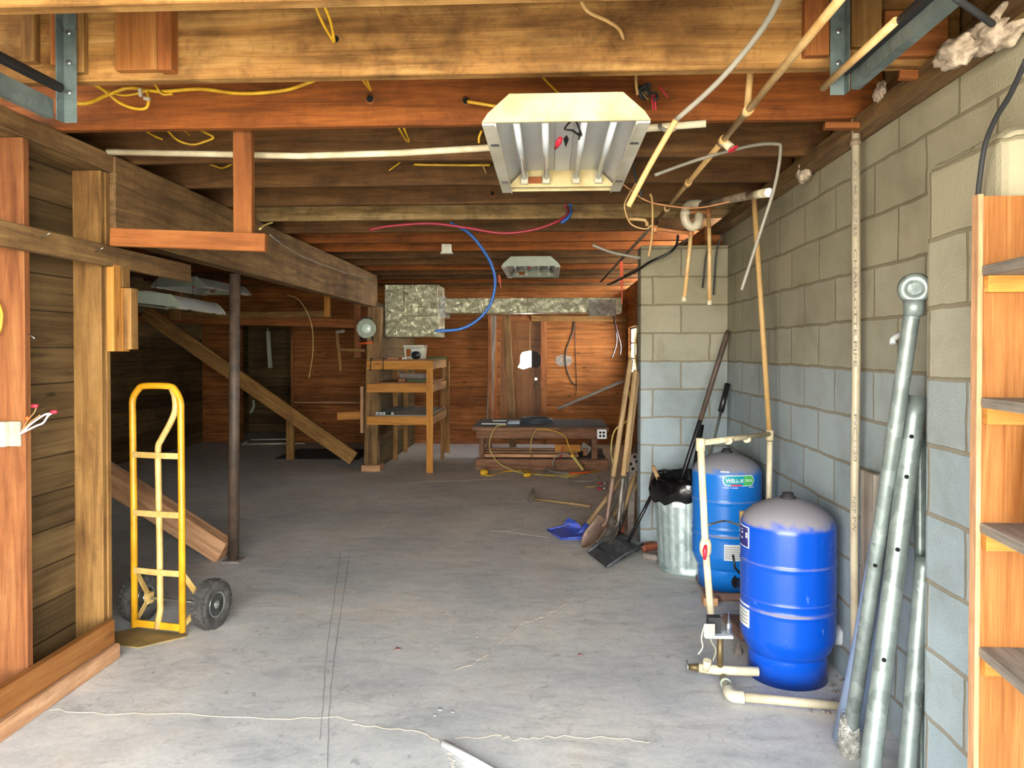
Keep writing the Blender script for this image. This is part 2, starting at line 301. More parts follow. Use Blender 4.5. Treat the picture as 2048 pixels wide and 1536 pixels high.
# ------------------------------------------------------------------ mesh builder
class MB:
    def __init__(s): s.v = []; s.f = []; s.u = []; s.m = []; s.s = []; s.o = (random.uniform(0, 40), random.uniform(0, 40))
    def add(s, vs, fs, us=None, mi=0, smooth=False):
        n = len(s.v); s.v += [Vector(p) for p in vs]
        for k, f in enumerate(fs):
            s.f.append([n+i for i in f]); s.m.append(mi); s.s.append(smooth)
            s.u.append(us[k] if us else [(vs[i][0]+s.o[0], vs[i][2]+s.o[1]) for i in f])
        return s
    def obox(s, c, hx, hy, hz, mi=0):
        c, h = Vector(c), [Vector(hx), Vector(hy), Vector(hz)]
        L = [x.length for x in h]; ax = L.index(max(L)); o = (random.uniform(0, 40), random.uniform(0, 40))
        vs = []; loc = []
        for i in (-1, 1):
            for j in (-1, 1):
                for k in (-1, 1):
                    vs.append(c+h[0]*i+h[1]*j+h[2]*k); loc.append((i*L[0], j*L[1], k*L[2]))
        fs = [(0, 1, 3, 2), (4, 6, 7, 5), (0, 4, 5, 1), (2, 3, 7, 6), (0, 2, 6, 4), (1, 5, 7, 3)]
        us = []
        for q, f in enumerate(fs):
            nx = q//2; rest = [a for a in range(3) if a != nx]
            ua = ax if ax in rest else rest[0]; va = [a for a in rest if a != ua][0]
            us.append([(loc[i][ua]+o[0]+q*.37, loc[i][va]+o[1]+q*.21) for i in f])
        if h[0].cross(h[1]).dot(h[2]) < 0: fs = [f[::-1] for f in fs]; us = [u[::-1] for u in us]
        return s.add(vs, fs, us, mi)
    def box(s, x0, x1, y0, y1, z0, z1, mi=0):
        return s.obox(((x0+x1)/2, (y0+y1)/2, (z0+z1)/2), ((x1-x0)/2, 0, 0), (0, (y1-y0)/2, 0), (0, 0, (z1-z0)/2), mi)
    def beam(s, a, b, w, t, up=(0, 0, 1), mi=0):
        """w across (up x direction), t along up"""
        a, b = Vector(a), Vector(b); d = b-a; n = d.normalized(); up = Vector(up); sd = n.cross(up).normalized(); uu = sd.cross(n).normalized()
        return s.obox((a+b)/2, d/2, sd*(w/2), uu*(t/2), mi)
    def tube(s, pts, r, seg=8, smooth=True, cap=True, mi=0):
        pts = [Vector(p) for p in pts]; rs = r if isinstance(r, (list, tuple)) else [r]*len(pts)
        n = len(pts); T = []
        for i in range(n):
            d = pts[min(i+1, n-1)]-pts[max(i-1, 0)]; T.append(d.normalized() if d.length > 1e-9 else Vector((0, 0, 1)))
        ref = Vector((0, 0, 1)) if abs(T[0].z) < .9 else Vector((1, 0, 0)); N = T[0].cross(ref).normalized()
        vs = []; acc = 0; ul = []
        for i in range(n):
            N = (N - T[i]*N.dot(T[i])); N = N.normalized() if N.length > 1e-6 else T[i].orthogonal().normalized(); B = T[i].cross(N)
            if i: acc += (pts[i]-pts[i-1]).length
            ul.append(acc)
            for k in range(seg):
                a = 2*PI*k/seg; vs.append(pts[i]+(N*math.cos(a)+B*math.sin(a))*rs[i])
        fs = []; us = []; c = 2*PI*max(rs); ox, oy = s.o
        for i in range(n-1):
            for k in range(seg):
                k2 = (k+1) % seg; fs.append((i*seg+k, i*seg+k2, (i+1)*seg+k2, (i+1)*seg+k))
                us.append([(ul[i]+ox, c*k/seg+oy), (ul[i]+ox, c*(k+1)/seg+oy), (ul[i+1]+ox, c*(k+1)/seg+oy), (ul[i+1]+ox, c*k/seg+oy)])
        s.add(vs, fs, us, mi, smooth)
        if cap:
            b = len(s.v)-n*seg
            for idx in ([b+k for k in range(seg)][::-1], [b+(n-1)*seg+k for k in range(seg)]):
                s.f.append(idx); s.m.append(mi); s.s.append(False); s.u.append([(0, 0)]*seg)
        return s
    def lathe(s, c, prof, seg=32, axis=(0, 0, 1), smooth=True, mi=0, wob=0):
        c = Vector(c); A = Vector(axis).normalized(); N = A.orthogonal().normalized() if abs(A.z) < .99 else Vector((1, 0, 0)); B = A.cross(N)
        vs = []
        for r, h in prof:
            for k in range(seg):
                a = 2*PI*k/seg; rr = r*(1+wob*math.sin(k*3.7)*math.cos(h*9+k)); vs.append(c+A*h+(N*math.cos(a)+B*math.sin(a))*rr)
        fs = []; us = []; acc = 0
        for i in range(len(prof)-1):
            d = math.hypot(prof[i+1][0]-prof[i][0], prof[i+1][1]-prof[i][1])
            for k in range(seg):
                k2 = (k+1) % seg; fs.append((i*seg+k, i*seg+k2, (i+1)*seg+k2, (i+1)*seg+k))
                us.append([(k*.1, acc), ((k+1)*.1, acc), ((k+1)*.1, acc+d), (k*.1, acc+d)])
            acc += d
        s.add(vs, fs, us, mi, smooth)
        b = len(s.v)-len(prof)*seg
        for i, rev in ((0, True), (len(prof)-1, False)):
            if prof[i][0] > 1e-5:
                idx = [b+i*seg+k for k in range(seg)]
                s.f.append(idx[::-1] if rev else idx); s.m.append(mi); s.s.append(False); s.u.append([(0, 0)]*seg)
        return s
    def prism(s, poly, vec, mi=0, smooth=False):
        poly = [Vector(p) for p in poly]; vec = Vector(vec); n = len(poly); vs = poly+[p+vec for p in poly]
        nn = sum(((poly[i]-poly[0]).cross(poly[(i+1) % n]-poly[0]) for i in range(1, n-1)), Vector())
        flip = nn.dot(vec) > 0
        e1 = (poly[1]-poly[0]).normalized(); e2 = nn.normalized().cross(e1)
        q = [((p-poly[0]).dot(e1)+s.o[0], (p-poly[0]).dot(e2)+s.o[1]) for p in poly]
        fs = [list(range(n)), list(range(n, 2*n))[::-1]]; us = [q, q[::-1]]
        acc = 0
        for i in range(n):
            j = (i+1) % n; d = (poly[j]-poly[i]).length; L = vec.length
            fs.append([i, n+i, n+j, j]); us.append([(acc, 0), (acc, L), (acc+d, L), (acc+d, 0)]); acc += d
        if flip: fs = [f[::-1] for f in fs]; us = [u[::-1] for u in us]
        return s.add(vs, fs, us, mi, smooth)
    def patch(s, c, r, a0, a1, z0, z1, n=10, mi=0, th=.0015):
        """a thin sticker wrapped on an upright cylinder"""
        vs = []
        for rr in (r, r+th):
            for i in range(n+1):
                a = a0+(a1-a0)*i/n
                for z in (z0, z1): vs.append((c[0]+rr*math.cos(a), c[1]+rr*math.sin(a), z))
        m = 2*(n+1); fs = []
        for i in range(n): fs.append((m+2*i, m+2*i+2, m+2*i+3, m+2*i+1)); fs.append((2*i, 2*i+1, 2*i+3, 2*i+2))
        for i in range(n): fs.append((2*i+1, m+2*i+1, m+2*i+3, 2*i+3)); fs.append((2*i, 2*i+2, m+2*i+2, m+2*i))
        fs.append((0, m, m+1, 1)); fs.append((2*n, 2*n+1, m+2*n+1, m+2*n))
        return s.add(vs, fs, None, mi)
    def raw(s, vs, fs, mi=0, smooth=False): return s.add(vs, fs, None, mi, smooth)

LOC = {}
def mk(name, mb, mat, parent=None, label=None, cat=None, group=None, kind=None, bevel=0, local=False, sub=0):
    me = bpy.data.meshes.new(name)
    if parent is not None: o0 = Vector((0, 0, 0)) if local else LOC[parent.name]
    else:
        xs = [p.x for p in mb.v]; ys = [p.y for p in mb.v]; zs = [p.z for p in mb.v]
        o0 = Vector(((min(xs)+max(xs))/2, (min(ys)+max(ys))/2, min(zs)))
    me.from_pydata([tuple(p-o0) for p in mb.v], [], mb.f)
    uvl = me.uv_layers.new(name='UVMap'); k = 0
    for fi, u in enumerate(mb.u):
        for q in u: uvl.data[k].uv = q; k += 1
    for i, p in enumerate(me.polygons): p.use_smooth = mb.s[i]; p.material_index = mb.m[i]
    for m_ in (mat if isinstance(mat, (list, tuple)) else [mat]): me.materials.append(M[m_] if isinstance(m_, str) else m_)
    me.update()
    o = bpy.data.objects.new(name, me); COL.objects.link(o)
    if parent is not None:
        o.parent = parent; o.location = (0, 0, 0); LOC[o.name] = Vector((0, 0, 0)) if local else LOC[parent.name]
    else:
        o.location = o0; LOC[o.name] = o0
    tag(o, label, cat, group, kind)
    if bevel:
        b = o.modifiers.new('bevel', 'BEVEL'); b.width = bevel; b.segments = 1; b.limit_method = 'ANGLE'; b.angle_limit = .9
    if sub:
        b = o.modifiers.new('subdivision', 'SUBSURF'); b.levels = b.render_levels = sub
    return o
def tag(o, label=None, cat=None, group=None, kind=None):
    if label: o['label'] = label
    if cat: o['category'] = cat
    if group: o['group'] = group
    if kind: o['kind'] = kind
def thing(name, label, cat, loc, group=None, rotz=0):
    o = bpy.data.objects.new(name, None); o.empty_display_size = .1; COL.objects.link(o)
    o.location = loc; o.rotation_euler = (0, 0, rotz); LOC[o.name] = Vector(loc); tag(o, label, cat, group); return o
def copy_tree(o, parent=None):
    c = o.copy(); COL.objects.link(c); c.parent = parent
    for ch in list(o.children): copy_tree(ch, c)
    return c
def S(pts, n=5):
    """smooth curve through points"""
    P = [Vector(p) for p in pts]; out = []
    for i in range(len(P)-1):
        p0 = P[max(i-1, 0)]; p1 = P[i]; p2 = P[i+1]; p3 = P[min(i+2, len(P)-1)]
        for k in range(n):
            t = k/n; out.append(.5*((2*p1)+(p2-p0)*t+(2*p0-5*p1+4*p2-p3)*t*t+(3*p1-p0-3*p2+p3)*t**3))
    out.append(P[-1]); return out
_tc = {}
def text2d(body, bold=False):
    key = body
    if key in _tc: return _tc[key]
    cu = bpy.data.curves.new('txt', 'FONT'); cu.body = body; cu.size = 1; cu.resolution_u = 2; cu.offset = .012
    ob = bpy.data.objects.new('txt', cu); COL.objects.link(ob)
    dg = bpy.context.evaluated_depsgraph_get(); me = bpy.data.meshes.new_from_object(ob.evaluated_get(dg))
    vs = [(v.co.x, v.co.y) for v in me.vertices]; fs = [list(p.vertices) for p in me.polygons]
    bpy.data.objects.remove(ob); bpy.data.curves.remove(cu); bpy.data.meshes.remove(me)
    x0 = min(v[0] for v in vs); x1 = max(v[0] for v in vs); y0 = min(v[1] for v in vs); y1 = max(v[1] for v in vs)
    vs = [((x-x0)/(x1-x0), (y-y0)/(y1-y0)) for x, y in vs]
    _tc[key] = (vs, fs); return _tc[key]
def text(mb, body, fn, mi=0):
    """fn maps (0..1, 0..1) of the text's own box to a point of the surface"""
    vs, fs = text2d(body); return mb.raw([fn(x, y) for x, y in vs], fs, mi)
def simple(name, mb, mat, label, cat, **k): return mk(name, mb, mat, None, label, cat, **k)
def bar(name, a, b, w, t, mat, label, cat, up=(0, 0, 1), **k):
    return mk(name, MB().beam(a, b, w, t, up), mat, None, label, cat, **dict(dict(bevel=.003), **k))
def pipe(name, pts, r, mat, label, cat, n=0, seg=10, **k):
    return mk(name, MB().tube(S(pts, n) if n else pts, r, seg), mat, None, label, cat, **k)

# ================================================================== THE SETTING
H = 1.43                                     # eye height: joist undersides are at H + 0.90
JB, JT, BK = 2.35, 2.59, 11.4               # joist bottom, joist top, back wall
XR, XW, XRR, XL, XS = 1.28, .656, 1.15, -5.4, -2.205
def st(name, mb, mat, **k): return mk(name, mb, mat, kind='structure', **k)
def wallquad(mb, pts, uvs, nrm, th=.12):
    """a wall slab: front face polygon with uv in metres, thickness away from the room"""
    P = [Vector(p) for p in pts]; n = len(P); vs = P+[p-Vector(nrm)*th for p in P]
    nn = (P[1]-P[0]).cross(P[2]-P[0]); fl = nn.dot(Vector(nrm)) < 0
    fs = [list(range(n)), list(range(n, 2*n))[::-1]]+[[i, n+i, n+(i+1) % n, (i+1) % n] for i in range(n)]
    if fl: fs = [f[::-1] for f in fs]
    us = [[uvs[i % n] for i in f] for f in fs]
    mb.add(vs, fs, us); return mb
def wall_rects(name, plane, c, rects, nrm, mat, th=.12, zo=0):
    mb = MB()
    for a0, a1, z0, z1 in rects:
        q = [(a0, z0), (a1, z0), (a1, z1), (a0, z1)]
        pts = [((a, c, z) if plane == 'Y' else (c, a, z)) for a, z in q]
        wallquad(mb, pts, [(a, z+zo) for a, z in q], nrm, th)
    return st(name, mb, mat)
fl = st('floor', MB().box(XL-.2, 1.5, -.25, BK+1.5, -.15, 0), 'floor')
st('driveway', MB().box(-9, 8, -16, -.25, -.2, -.05), 'drive')
wall_rects('ceiling', 'Y', 0, [], (0, -1, 0), 'deck') if False else None
cm = MB(); wallquad(cm, [(XL, -.25, JT), (1.5, -.25, JT), (1.5, BK+.1, JT), (XL, BK+.1, JT)], [(XL, -.2), (1.5, -.2), (1.5, BK), (XL, BK)], (0, 0, -1), .15)
st('ceiling', cm, 'deck')
ZO = -.142+.203*3
wall_rects('wall_right', 'X', XR, [(-.25, 5.67, 0, 2.285)], (-1, 0, 0), 'block', .2, ZO)
wall_rects('wall_right_rear', 'X', XRR, [(5.67, 10.1, 0, JB), (11.1, BK, 0, JB), (10.1, 11.1, 0, 1.08), (10.1, 11.1, 1.76, JB)], (-1, 0, 0), 'wall_back', .16)
# block return wall beside the pump corner
wm = MB(); wallquad(wm, [(XW, 5.47, 0), (XR, 5.47, 0), (XR, 5.47, 2.185), (XW, 5.47, 2.185)], [(XW+.06, ZO), (XR+.06, ZO), (XR+.06, 2.185+ZO), (XW+.06, 2.185+ZO)], (0, -1, 0), .2)
st('wall_partition', wm, 'block', bevel=.006)
# thickened pier with a rounded broken shoulder, against the right wall
out = [(2.345, 0), (2.345, 1.93), (2.335, 1.97), (2.31, 1.99), (2.24, 1.986), (2.15, 1.99), (2.03, 1.995), (1.97, 1.995), (1.94, 1.98), (1.925, 1.95), (1.925, 0)]
pm = MB(); wallquad(pm, [(1.13, y, z) for y, z in out], [(y+.13, z+ZO) for y, z in out], (-1, 0, 0), .149)
_wp = st('wall_pier', pm, 'parge', bevel=.05); _wp.modifiers[0].segments = 4
# back wall with two door openings
DL0, DL1 = PY(480, 700, BK).x, PY(582, 700, BK).x; DR0, DR1 = PY(1000, 700, BK).x, PY(1081, 700, BK).x
ZD = PY(1040, 644, BK).z; ZL = PY(530, 652, BK).z
wall_rects('wall_back', 'Y', BK, [(XL, DL0, 0, JB+.2), (DL1, DR0, 0, JB+.2), (DR1, 1.3, 0, JB+.2), (DL0, DL1, ZL, JB+.2), (DR0, DR1, ZD, JB+.2)], (0, -1, 0), 'wall_back')
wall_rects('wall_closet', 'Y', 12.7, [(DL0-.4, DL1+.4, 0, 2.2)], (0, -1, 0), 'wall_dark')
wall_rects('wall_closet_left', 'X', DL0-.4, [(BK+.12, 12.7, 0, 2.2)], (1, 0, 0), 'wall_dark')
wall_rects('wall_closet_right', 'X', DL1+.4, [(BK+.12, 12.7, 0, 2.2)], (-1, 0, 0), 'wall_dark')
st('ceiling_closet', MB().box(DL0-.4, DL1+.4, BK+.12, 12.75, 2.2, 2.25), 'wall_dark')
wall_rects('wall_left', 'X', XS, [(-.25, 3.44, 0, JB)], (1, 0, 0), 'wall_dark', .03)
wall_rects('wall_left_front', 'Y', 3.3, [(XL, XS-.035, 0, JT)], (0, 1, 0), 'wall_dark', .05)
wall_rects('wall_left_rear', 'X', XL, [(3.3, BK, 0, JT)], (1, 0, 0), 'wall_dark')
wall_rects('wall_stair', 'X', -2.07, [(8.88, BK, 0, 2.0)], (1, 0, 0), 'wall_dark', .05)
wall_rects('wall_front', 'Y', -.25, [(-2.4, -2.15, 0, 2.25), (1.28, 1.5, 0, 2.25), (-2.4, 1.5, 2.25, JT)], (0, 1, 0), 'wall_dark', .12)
# rear right window
wf = MB()
for z0, z1 in ((1.08, 1.11), (1.3, 1.32), (1.52, 1.54), (1.73, 1.76)): wf.box(XRR+.04, XRR+.08, 10.1, 11.1, z0, z1)
for y0 in (10.1, 10.58, 11.06): wf.box(XRR+.04, XRR+.08, y0, y0+.04, 1.08, 1.76)
wn1 = st('window_1', wf, 'white')
gl = NT('window glass'); gl.b.inputs['Transmission Weight'].default_value = 1; gl.b.inputs['Roughness'].default_value = 0; gl.b.inputs['IOR'].default_value = 1.02
M['glass'] = gl.m
mk('window_pane', MB().box(XRR+.058, XRR+.062, 10.1, 11.1, 1.08, 1.76), 'glass', wn1)
# rear door with a broken hole
dm = MB(); y0, y1 = BK+.04, BK+.08
h0, h1 = PY(1042, 736, BK), PY(1080, 702, BK)
hx0, hx1, hz0, hz1 = h0.x, h1.x, h0.z, h1.z
def holeprism(poly): dm.prism([(x, y0, z) for x, z in poly], (0, .04, 0))
mx = (hx0+hx1)/2
holeprism([(DR0, 0), (DR0, ZD), (hx0-.05, ZD), (hx0-.05, 0)])
holeprism([(hx1+.012, 0), (hx1+.012, ZD), (DR1, ZD), (DR1, 0)])
holeprism([(hx0-.05, 0), (hx0-.05, hz0+.01), (hx0+.03, hz0-.02), (mx, hz0+.015), (hx1-.05, hz0-.01), (hx1+.012, hz0+.05), (hx1+.012, 0)])
holeprism([(hx0-.05, ZD), (hx1+.012, ZD), (hx1+.012, hz1-.08), (hx1-.05, hz1-.01), (mx, hz1+.005), (hx0+.02, hz1-.02), (hx0-.01, hz1-.07), (hx0-.05, hz1-.10)])
holeprism([(hx0-.05, hz1-.10), (hx0-.01, hz1-.07), (hx0-.015, hz0+.07), (hx0-.05, hz0+.01)])
dr = st('door_1', dm, 'doorwood')
mk('door_handle', MB().lathe((DR1-.07, y0-.05, PY(1076, 772, BK).z), [(.01, 0), (.026, .008), (.028, .025), (.012, .035), (.012, .05)], 16, (0, 1, 0)), 'nut', dr, label='round brass door knob')
mk('deadbolt', MB().lathe((DR1-.07, y0-.02, PY(1076, 758, BK).z), [(.02, 0), (.026, .006), (.026, .02)], 16, (0, 1, 0)), 'chrome', dr)
for i, (a, b, mt) in enumerate((((DR0-.09, BK-.02, 0), (DR0-.09, BK-.02, ZD+.1), 'redstud'), ((DR1+.05, BK-.02, 0), (DR1+.05, BK-.02, ZD+.1), 'redstud'), ((DR0-.13, BK-.02, ZD+.05), (DR1+.1, BK-.02, ZD+.05), 'redstud'))):
    mk('trim_%d' % (i+1), MB().beam(a, b, .09, .03, (0, 1, 0)), mt, kind='structure')
simple('hole_blocker', MB().beam((mx+.11, BK+.11, -.04), (mx+.11, BK+.11, 2.0), .2, .03, (0, 1, 0)), 'blackm', 'dark blocker board added outside behind the hole broken in the rear door', 'board')  # added to hide the bright sky and darken one half of the hole
mk('trim_4', MB().box(-2.05, XRR, BK-.025, BK, 0, .05), 'redstud', kind='structure')
# plate on top of the block wall, its front board
mk('trim_5', MB().box(1.2, 1.48, -.2, 5.67, 2.288, 2.35), 'old', kind='structure')
mk('trim_6', MB().box(1.33, 1.37, -.2, 5.67, 2.35, 2.58), 'old', kind='structure')
# floor cracks, spots
def crack(pix, w, mat='crack', name='crack', jit=.012, zz=.0025):
    pts = S([PZ(u, v, 0) for u, v in pix], 6); mb = MB(); vs = []
    for i, p in enumerate(pts):
        d = (pts[min(i+1, len(pts)-1)]-pts[max(i-1, 0)]).normalized(); n = Vector((-d.y, d.x, 0))
        j = n*random.uniform(-jit, jit); ww = w*random.uniform(.35, 1.1)
        vs += [p+j+n*ww/2+V(0, 0, zz-.002), p+j+V(0, 0, zz), p+j-n*ww/2+V(0, 0, zz-.002)]
    fs = []
    for i in range(len(pts)-1):
        a = 3*i; fs += [(a, a+3, a+4, a+1), (a+1, a+4, a+5, a+2)]
    mb.raw(vs, fs); mk(name, mb, mat, fl)
crack([(100, 1420), (240, 1428), (400, 1430), (560, 1436), (686, 1436), (724, 1452), (812, 1460), (884, 1482)], .008)
crack([(912, 1480), (994, 1472), (1034, 1480), (1110, 1474), (1240, 1478), (1300, 1484)], .007)
crack([(906, 1342), (954, 1322), (990, 1296), (1036, 1254), (1066, 1240), (1090, 1232), (1148, 1198)], .006)
crack([(900, 1505), (905, 1520), (908, 1536)], .008)
crack([(1035, 1000), (1048, 1040), (1030, 1060), (980, 1062)], .006)
crack([(1000, 1062), (1100, 1075)], .005)
crack([(820, 965), (900, 962), (1025, 958)], .012, jit=.002)
crack([(655, 1536), (660, 1400), (672, 1290), (700, 1100)], .004, 'scuff', 'scuff_mark', .002)
crack([(640, 1480), (648, 1380), (655, 1290), (682, 1100)], .004, 'scuff', 'scuff_mark', .002)
for (u, v, r, m_) in ((796, 1297, .017, 'spot'), (1160, 1309, .014, 'spot'), (880, 1418, .015, 'scuff'), (905, 1423, .01, 'scuff'), (870, 1430, .01, 'scuff'), (954, 1273, .01, 'scuff'), (1480, 1305, .014, 'rubble')):
    p = PZ(u, v, 0); mk('paint_spot', MB().lathe(p, [(r, .0), (r*.6, .0022)], 9, wob=.3), m_, fl)

# ================================================================== JOISTS
order = 'first second third fourth fifth sixth seventh eighth ninth tenth eleventh twelfth thirteenth fourteenth fifteenth sixteenth seventeenth eighteenth nineteenth twentieth'.split()
jm = {0: 'joist_tan', 1: 'joist_tan', 2: 'joist_orange', 3: 'joist_olive', 4: 'joist_olive', 5: 'joist_olive', 6: 'joist_dusty', 7: 'joist_olive', 8: 'joist_orange'}
look = {'joist_tan': 'thick stained tan', 'joist_orange': 'reddish brown', 'joist_olive': 'dull brown', 'joist_dusty': 'pale dusty'}
JY = []
for k in range(-3, 17):
    y = 1.95+.553*k
    if y+.05 > BK: break
    m_ = jm.get(k, 'joist_tan' if k < 0 else ('joist_olive' if k % 3 else 'joist_orange'))
    sag = random.uniform(-.006, .006); t = .05 if k in (0, 1) else .042
    mb = MB().beam((XL+.02, y+t/2, (JB+JT)/2-.001), (1.32, y+t/2+random.uniform(-.01, .01), (JB+JT)/2-.001), t, JT-JB-.002)
    mk('ceiling_joist', mb, m_, None, '%s wooden ceiling joist, %s one back from the garage opening' % (look[m_], order[k+3]), 'joist', 'ceiling joists', bevel=.004)
    JY.append(y)
def J(k): return 1.95+.553*k
# blocking boards fixed on the first big joist
def block(u0, v0, u1, v1, mat, lab, y=J(1)-.001, t=.035, **k):
    a, b = PY(u0, v0, y), PY(u1, v1, y)
    return simple('nailer_block', MB().box(a.x, b.x, y-t, y, b.z, min(a.z, JT-.01)), mat, lab, 'board', bevel=.003, **k)
block(240, 12, 326, 146, 'pine', 'knotty pine block nailed on the big joist at upper left')
block(329, 12, 357, 150, 'orange', 'narrow rust brown block beside the knotty pine block', t=.05)
block(122, 20, 142, 142, 'orange', 'narrow orange block right of the left track hanger', t=.06)
block(158, 20, 178, 150, 'stud', 'slim rounded strip between track hanger and knotty pine block', t=.03)
block(54, 20, 82, 130, 'stud', 'tan block left of the left track hanger')
block(1603, 4, 1652, 118, 'orange', 'orange brown block left of the right track hanger')
block(1762, 30, 1886, 118, 'orange', 'wide rust brown block right of the right track hanger')
block(1695, 2, 1755, 100, 'stud', 'tan block behind the right track hanger')

# ================================================================== GIRDER, POSTS, STUD WALL
simple('support_girder', MB().beam((-2.10, 3.44, 2.155), (-2.13, 8.95, 2.135), .11, .385), 'old', 'long dark timber girder carrying the joists, running back to the far post', 'beam', bevel=.006)
simple('wall_top_plate', MB().beam((-2.13, -.15, 2.305), (-2.13, 3.435, 2.305), .16, .085), 'old', 'rough double top plate over the left stud wall', 'beam', bevel=.004)
def stud(y, mat, lab, w=.16, t=.042, z0=.075, z1=2.26, x1=-2.05):
    simple('wall_stud', MB().beam((x1-w/2, y+t/2, z0), (x1-w/2, y+t/2, z1), t, w, (1, 0, 0)), mat, lab, 'stud', bevel=.003, group='studs of the left wall')
stud(2.83, 'redstud', 'reddish wall stud at the left edge with the white electrical box', w=.15, t=.035)
stud(3.37, 'stud', 'front one of the paired tan studs at the end of the left wall', w=.15, t=.032, x1=-2.072)
stud(3.403, 'stud', 'rear one of the paired studs at the end of the left wall', w=.15, t=.032, x1=-2.068)
simple('bottom_plate', MB().box(-2.2, -1.99, -.1, 3.37, 0, .072), 'pinkplank', 'worn pinkish timber plate lying on the floor under the left stud wall', 'beam', bevel=.008)
a = PX(0, 1380, -2.0)
simple('base_board', MB().beam((-2.03, .2, .128), (-2.03, 3.36, .130), .036, .108), 'pine', 'orange pine board along the foot of the left stud wall', 'board', bevel=.003)
simple('rail_board', MB().beam(V(-2.03, .3, 1.43+.435), V(-2.03, 4.12, 1.43+.43), .038, .095), 'old', 'rough brown rail board nailed across the left studs, sticking out past them', 'board', bevel=.004)
for u, v in ((92, 472), (200, 500)):
    p = PX(u-10, v+4, -2.011); simple('bent_nail', MB().tube([p, p+V(.05, -.02, .015)], .002, 6), 'chrome', 'bent nail sticking out of the rough rail board, %s' % ('nearer the left edge' if u < 150 else 'nearer its middle'), 'nail')
p = PX(58, 669, -2.05); simple('wire_nail', MB().tube([p, p+V(.03, -.01, -.015)], .003, 6), 'chrome', 'bent nail beside the left stud at mid height', 'nail')
# hanging T of orange lumber
y = 3.14
a, b = PY(465, 262, y), PY(503, 470, y); simple('hanging_board', MB().box(a.x, b.x, y, y+.038, b.z, J(0) and 2.56), 'orange', 'orange vertical board hanging from the joists at left', 'board', bevel=.003)
a, b = PY(230, 458, y), PY(537, 500, y); simple('cross_board', MB().beam((a.x, y-.022, (a.z+PY(230, 494, y).z)/2), (b.x, y-.022, (PY(537, 470, y).z+PY(537, 505, y).z)/2), .04, .076), 'orange', 'bright orange horizontal board fixed to the hanging orange board', 'board', bevel=.003)
# bundle of yellow boards on the stud end
for (u0, v0, u1, v1, yy, mt, lab) in ((211, 528, 228, 703, 3.365, 'new', 'leftmost bright yellow short board on the stud end'), (228, 575, 245, 703, 3.44, 'new', 'middle bright yellow short board on the stud end'), (229, 532, 246, 574, 3.44, 'stud', 'short upper tan board behind the yellow boards'), (245, 576, 263, 699, 3.45, 'stud', 'rightmost dull tan short board on the stud end')):
    a, b = PY(u0, v0, yy), PY(u1, v1, yy); simple('short_board', MB().box(max(a.x, -2.045) if yy < 3.44 else a.x, b.x, yy, yy+.06, b.z, a.z), mt, lab, 'board', bevel=.002)
# round steel post
a = PZ(467, 1122, 0); t_ = V(a.x+.02, a.y+.0, 1.94)
po = thing('steel_post', 'round rusty brown steel post under the girder', 'post', a)
mk('pole', MB().tube([a+V(0, 0, .012), a*.5+t_*.5+V(0, 0, 0), t_], .035, 20), 'rustpole', po); mk('base_plate', MB().box(a.x-.06, a.x+.06, a.y-.06, a.y+.06, 0, .012), 'rubble', po, label='cement crusted base of the post')
# far wooden post
wp = thing('timber_post', 'grey timber post at the far end of the girder with a wooden foot', 'post', (-2.1, 8.8, 0))
mk('post', MB().beam((-2.12, 8.82, .07), (-2.07, 8.82, 1.94), .16, .14, (0, 1, 0)), 'old', wp, bevel=.006)
mk('foot_block', MB().box(-2.22, -2.0, 8.72, 8.93, 0, .07), 'pinkplank', wp)
simple('post_splice', MB().box(-2.235, -2.202, 8.74, 8.86, .45, 1.0), 'pinkplank', 'thin board nailed to the left side of the timber post', 'board')
# stair stringers
def pbeam(name, u0, v0, u1, v1, y, t, d, mat, lab, cat='beam', **k):
    return bar(name, PY(u0, v0, y), PY(u1, v1, y), t, d, mat, lab, cat, **k)
pbeam('stair_stringer', 290, 624, 708, 917, 9.0, .06, .17, 'stud', 'long diagonal stringer rising left from the foot of the timber post')
a = PY(450, 1103, 5.0); b = PY(140, 905, 5.06)
simple('fallen_beam', MB().beam(a, b, .12, .155), 'pinkplank', 'thick diagonal beam sloping down to the rusty steel post', 'beam', bevel=.004)
# left room headers
pbeam('header_board', 340, 631, 664, 629, 9.2, .05, .085, 'stud', 'upper horizontal header board at the back of the left room', 'board')
pbeam('long_header', 262, 634, 722, 648, 9.35, .05, .11, 'orange', 'lower longer horizontal header board at the back of the left room', 'board')
pbeam('hanger_strip', 351, 550, 351, 640, 9.155, .13, .04, 'stud', 'short upright piece hanging at the left end of the header board', 'board', up=(0, 1, 0))
pbeam('hanger_strip', 655, 550, 655, 634, 9.155, .07, .04, 'new', 'short upright piece at the right end of the header board', 'board', up=(0, 1, 0))
pbeam('stub_stud', 581, 838, 581, 919, 9.6, .10, .05, 'stud', 'stub of a stud standing on the floor under the diagonal stringer', 'board', up=(0, 1, 0))
pbeam('ledger_board', 675, 832, 722, 830, 8.9, .04, .09, 'new', 'short horizontal ledger board left of the timber post', 'board')
pbeam('jamb_board', 716, 600, 716, 715, 9.3, .09, .04, 'redstud', 'reddish upright board behind the work light', 'board', up=(0, 1, 0))
simple('chair_rail', MB().box(DL1+.05, -2.2, BK-.03, BK, PY(640, 806, BK).z, PY(640, 806, BK).z+.02), 'pinkplank', 'thin pale strip across the left room back wall', 'strip')
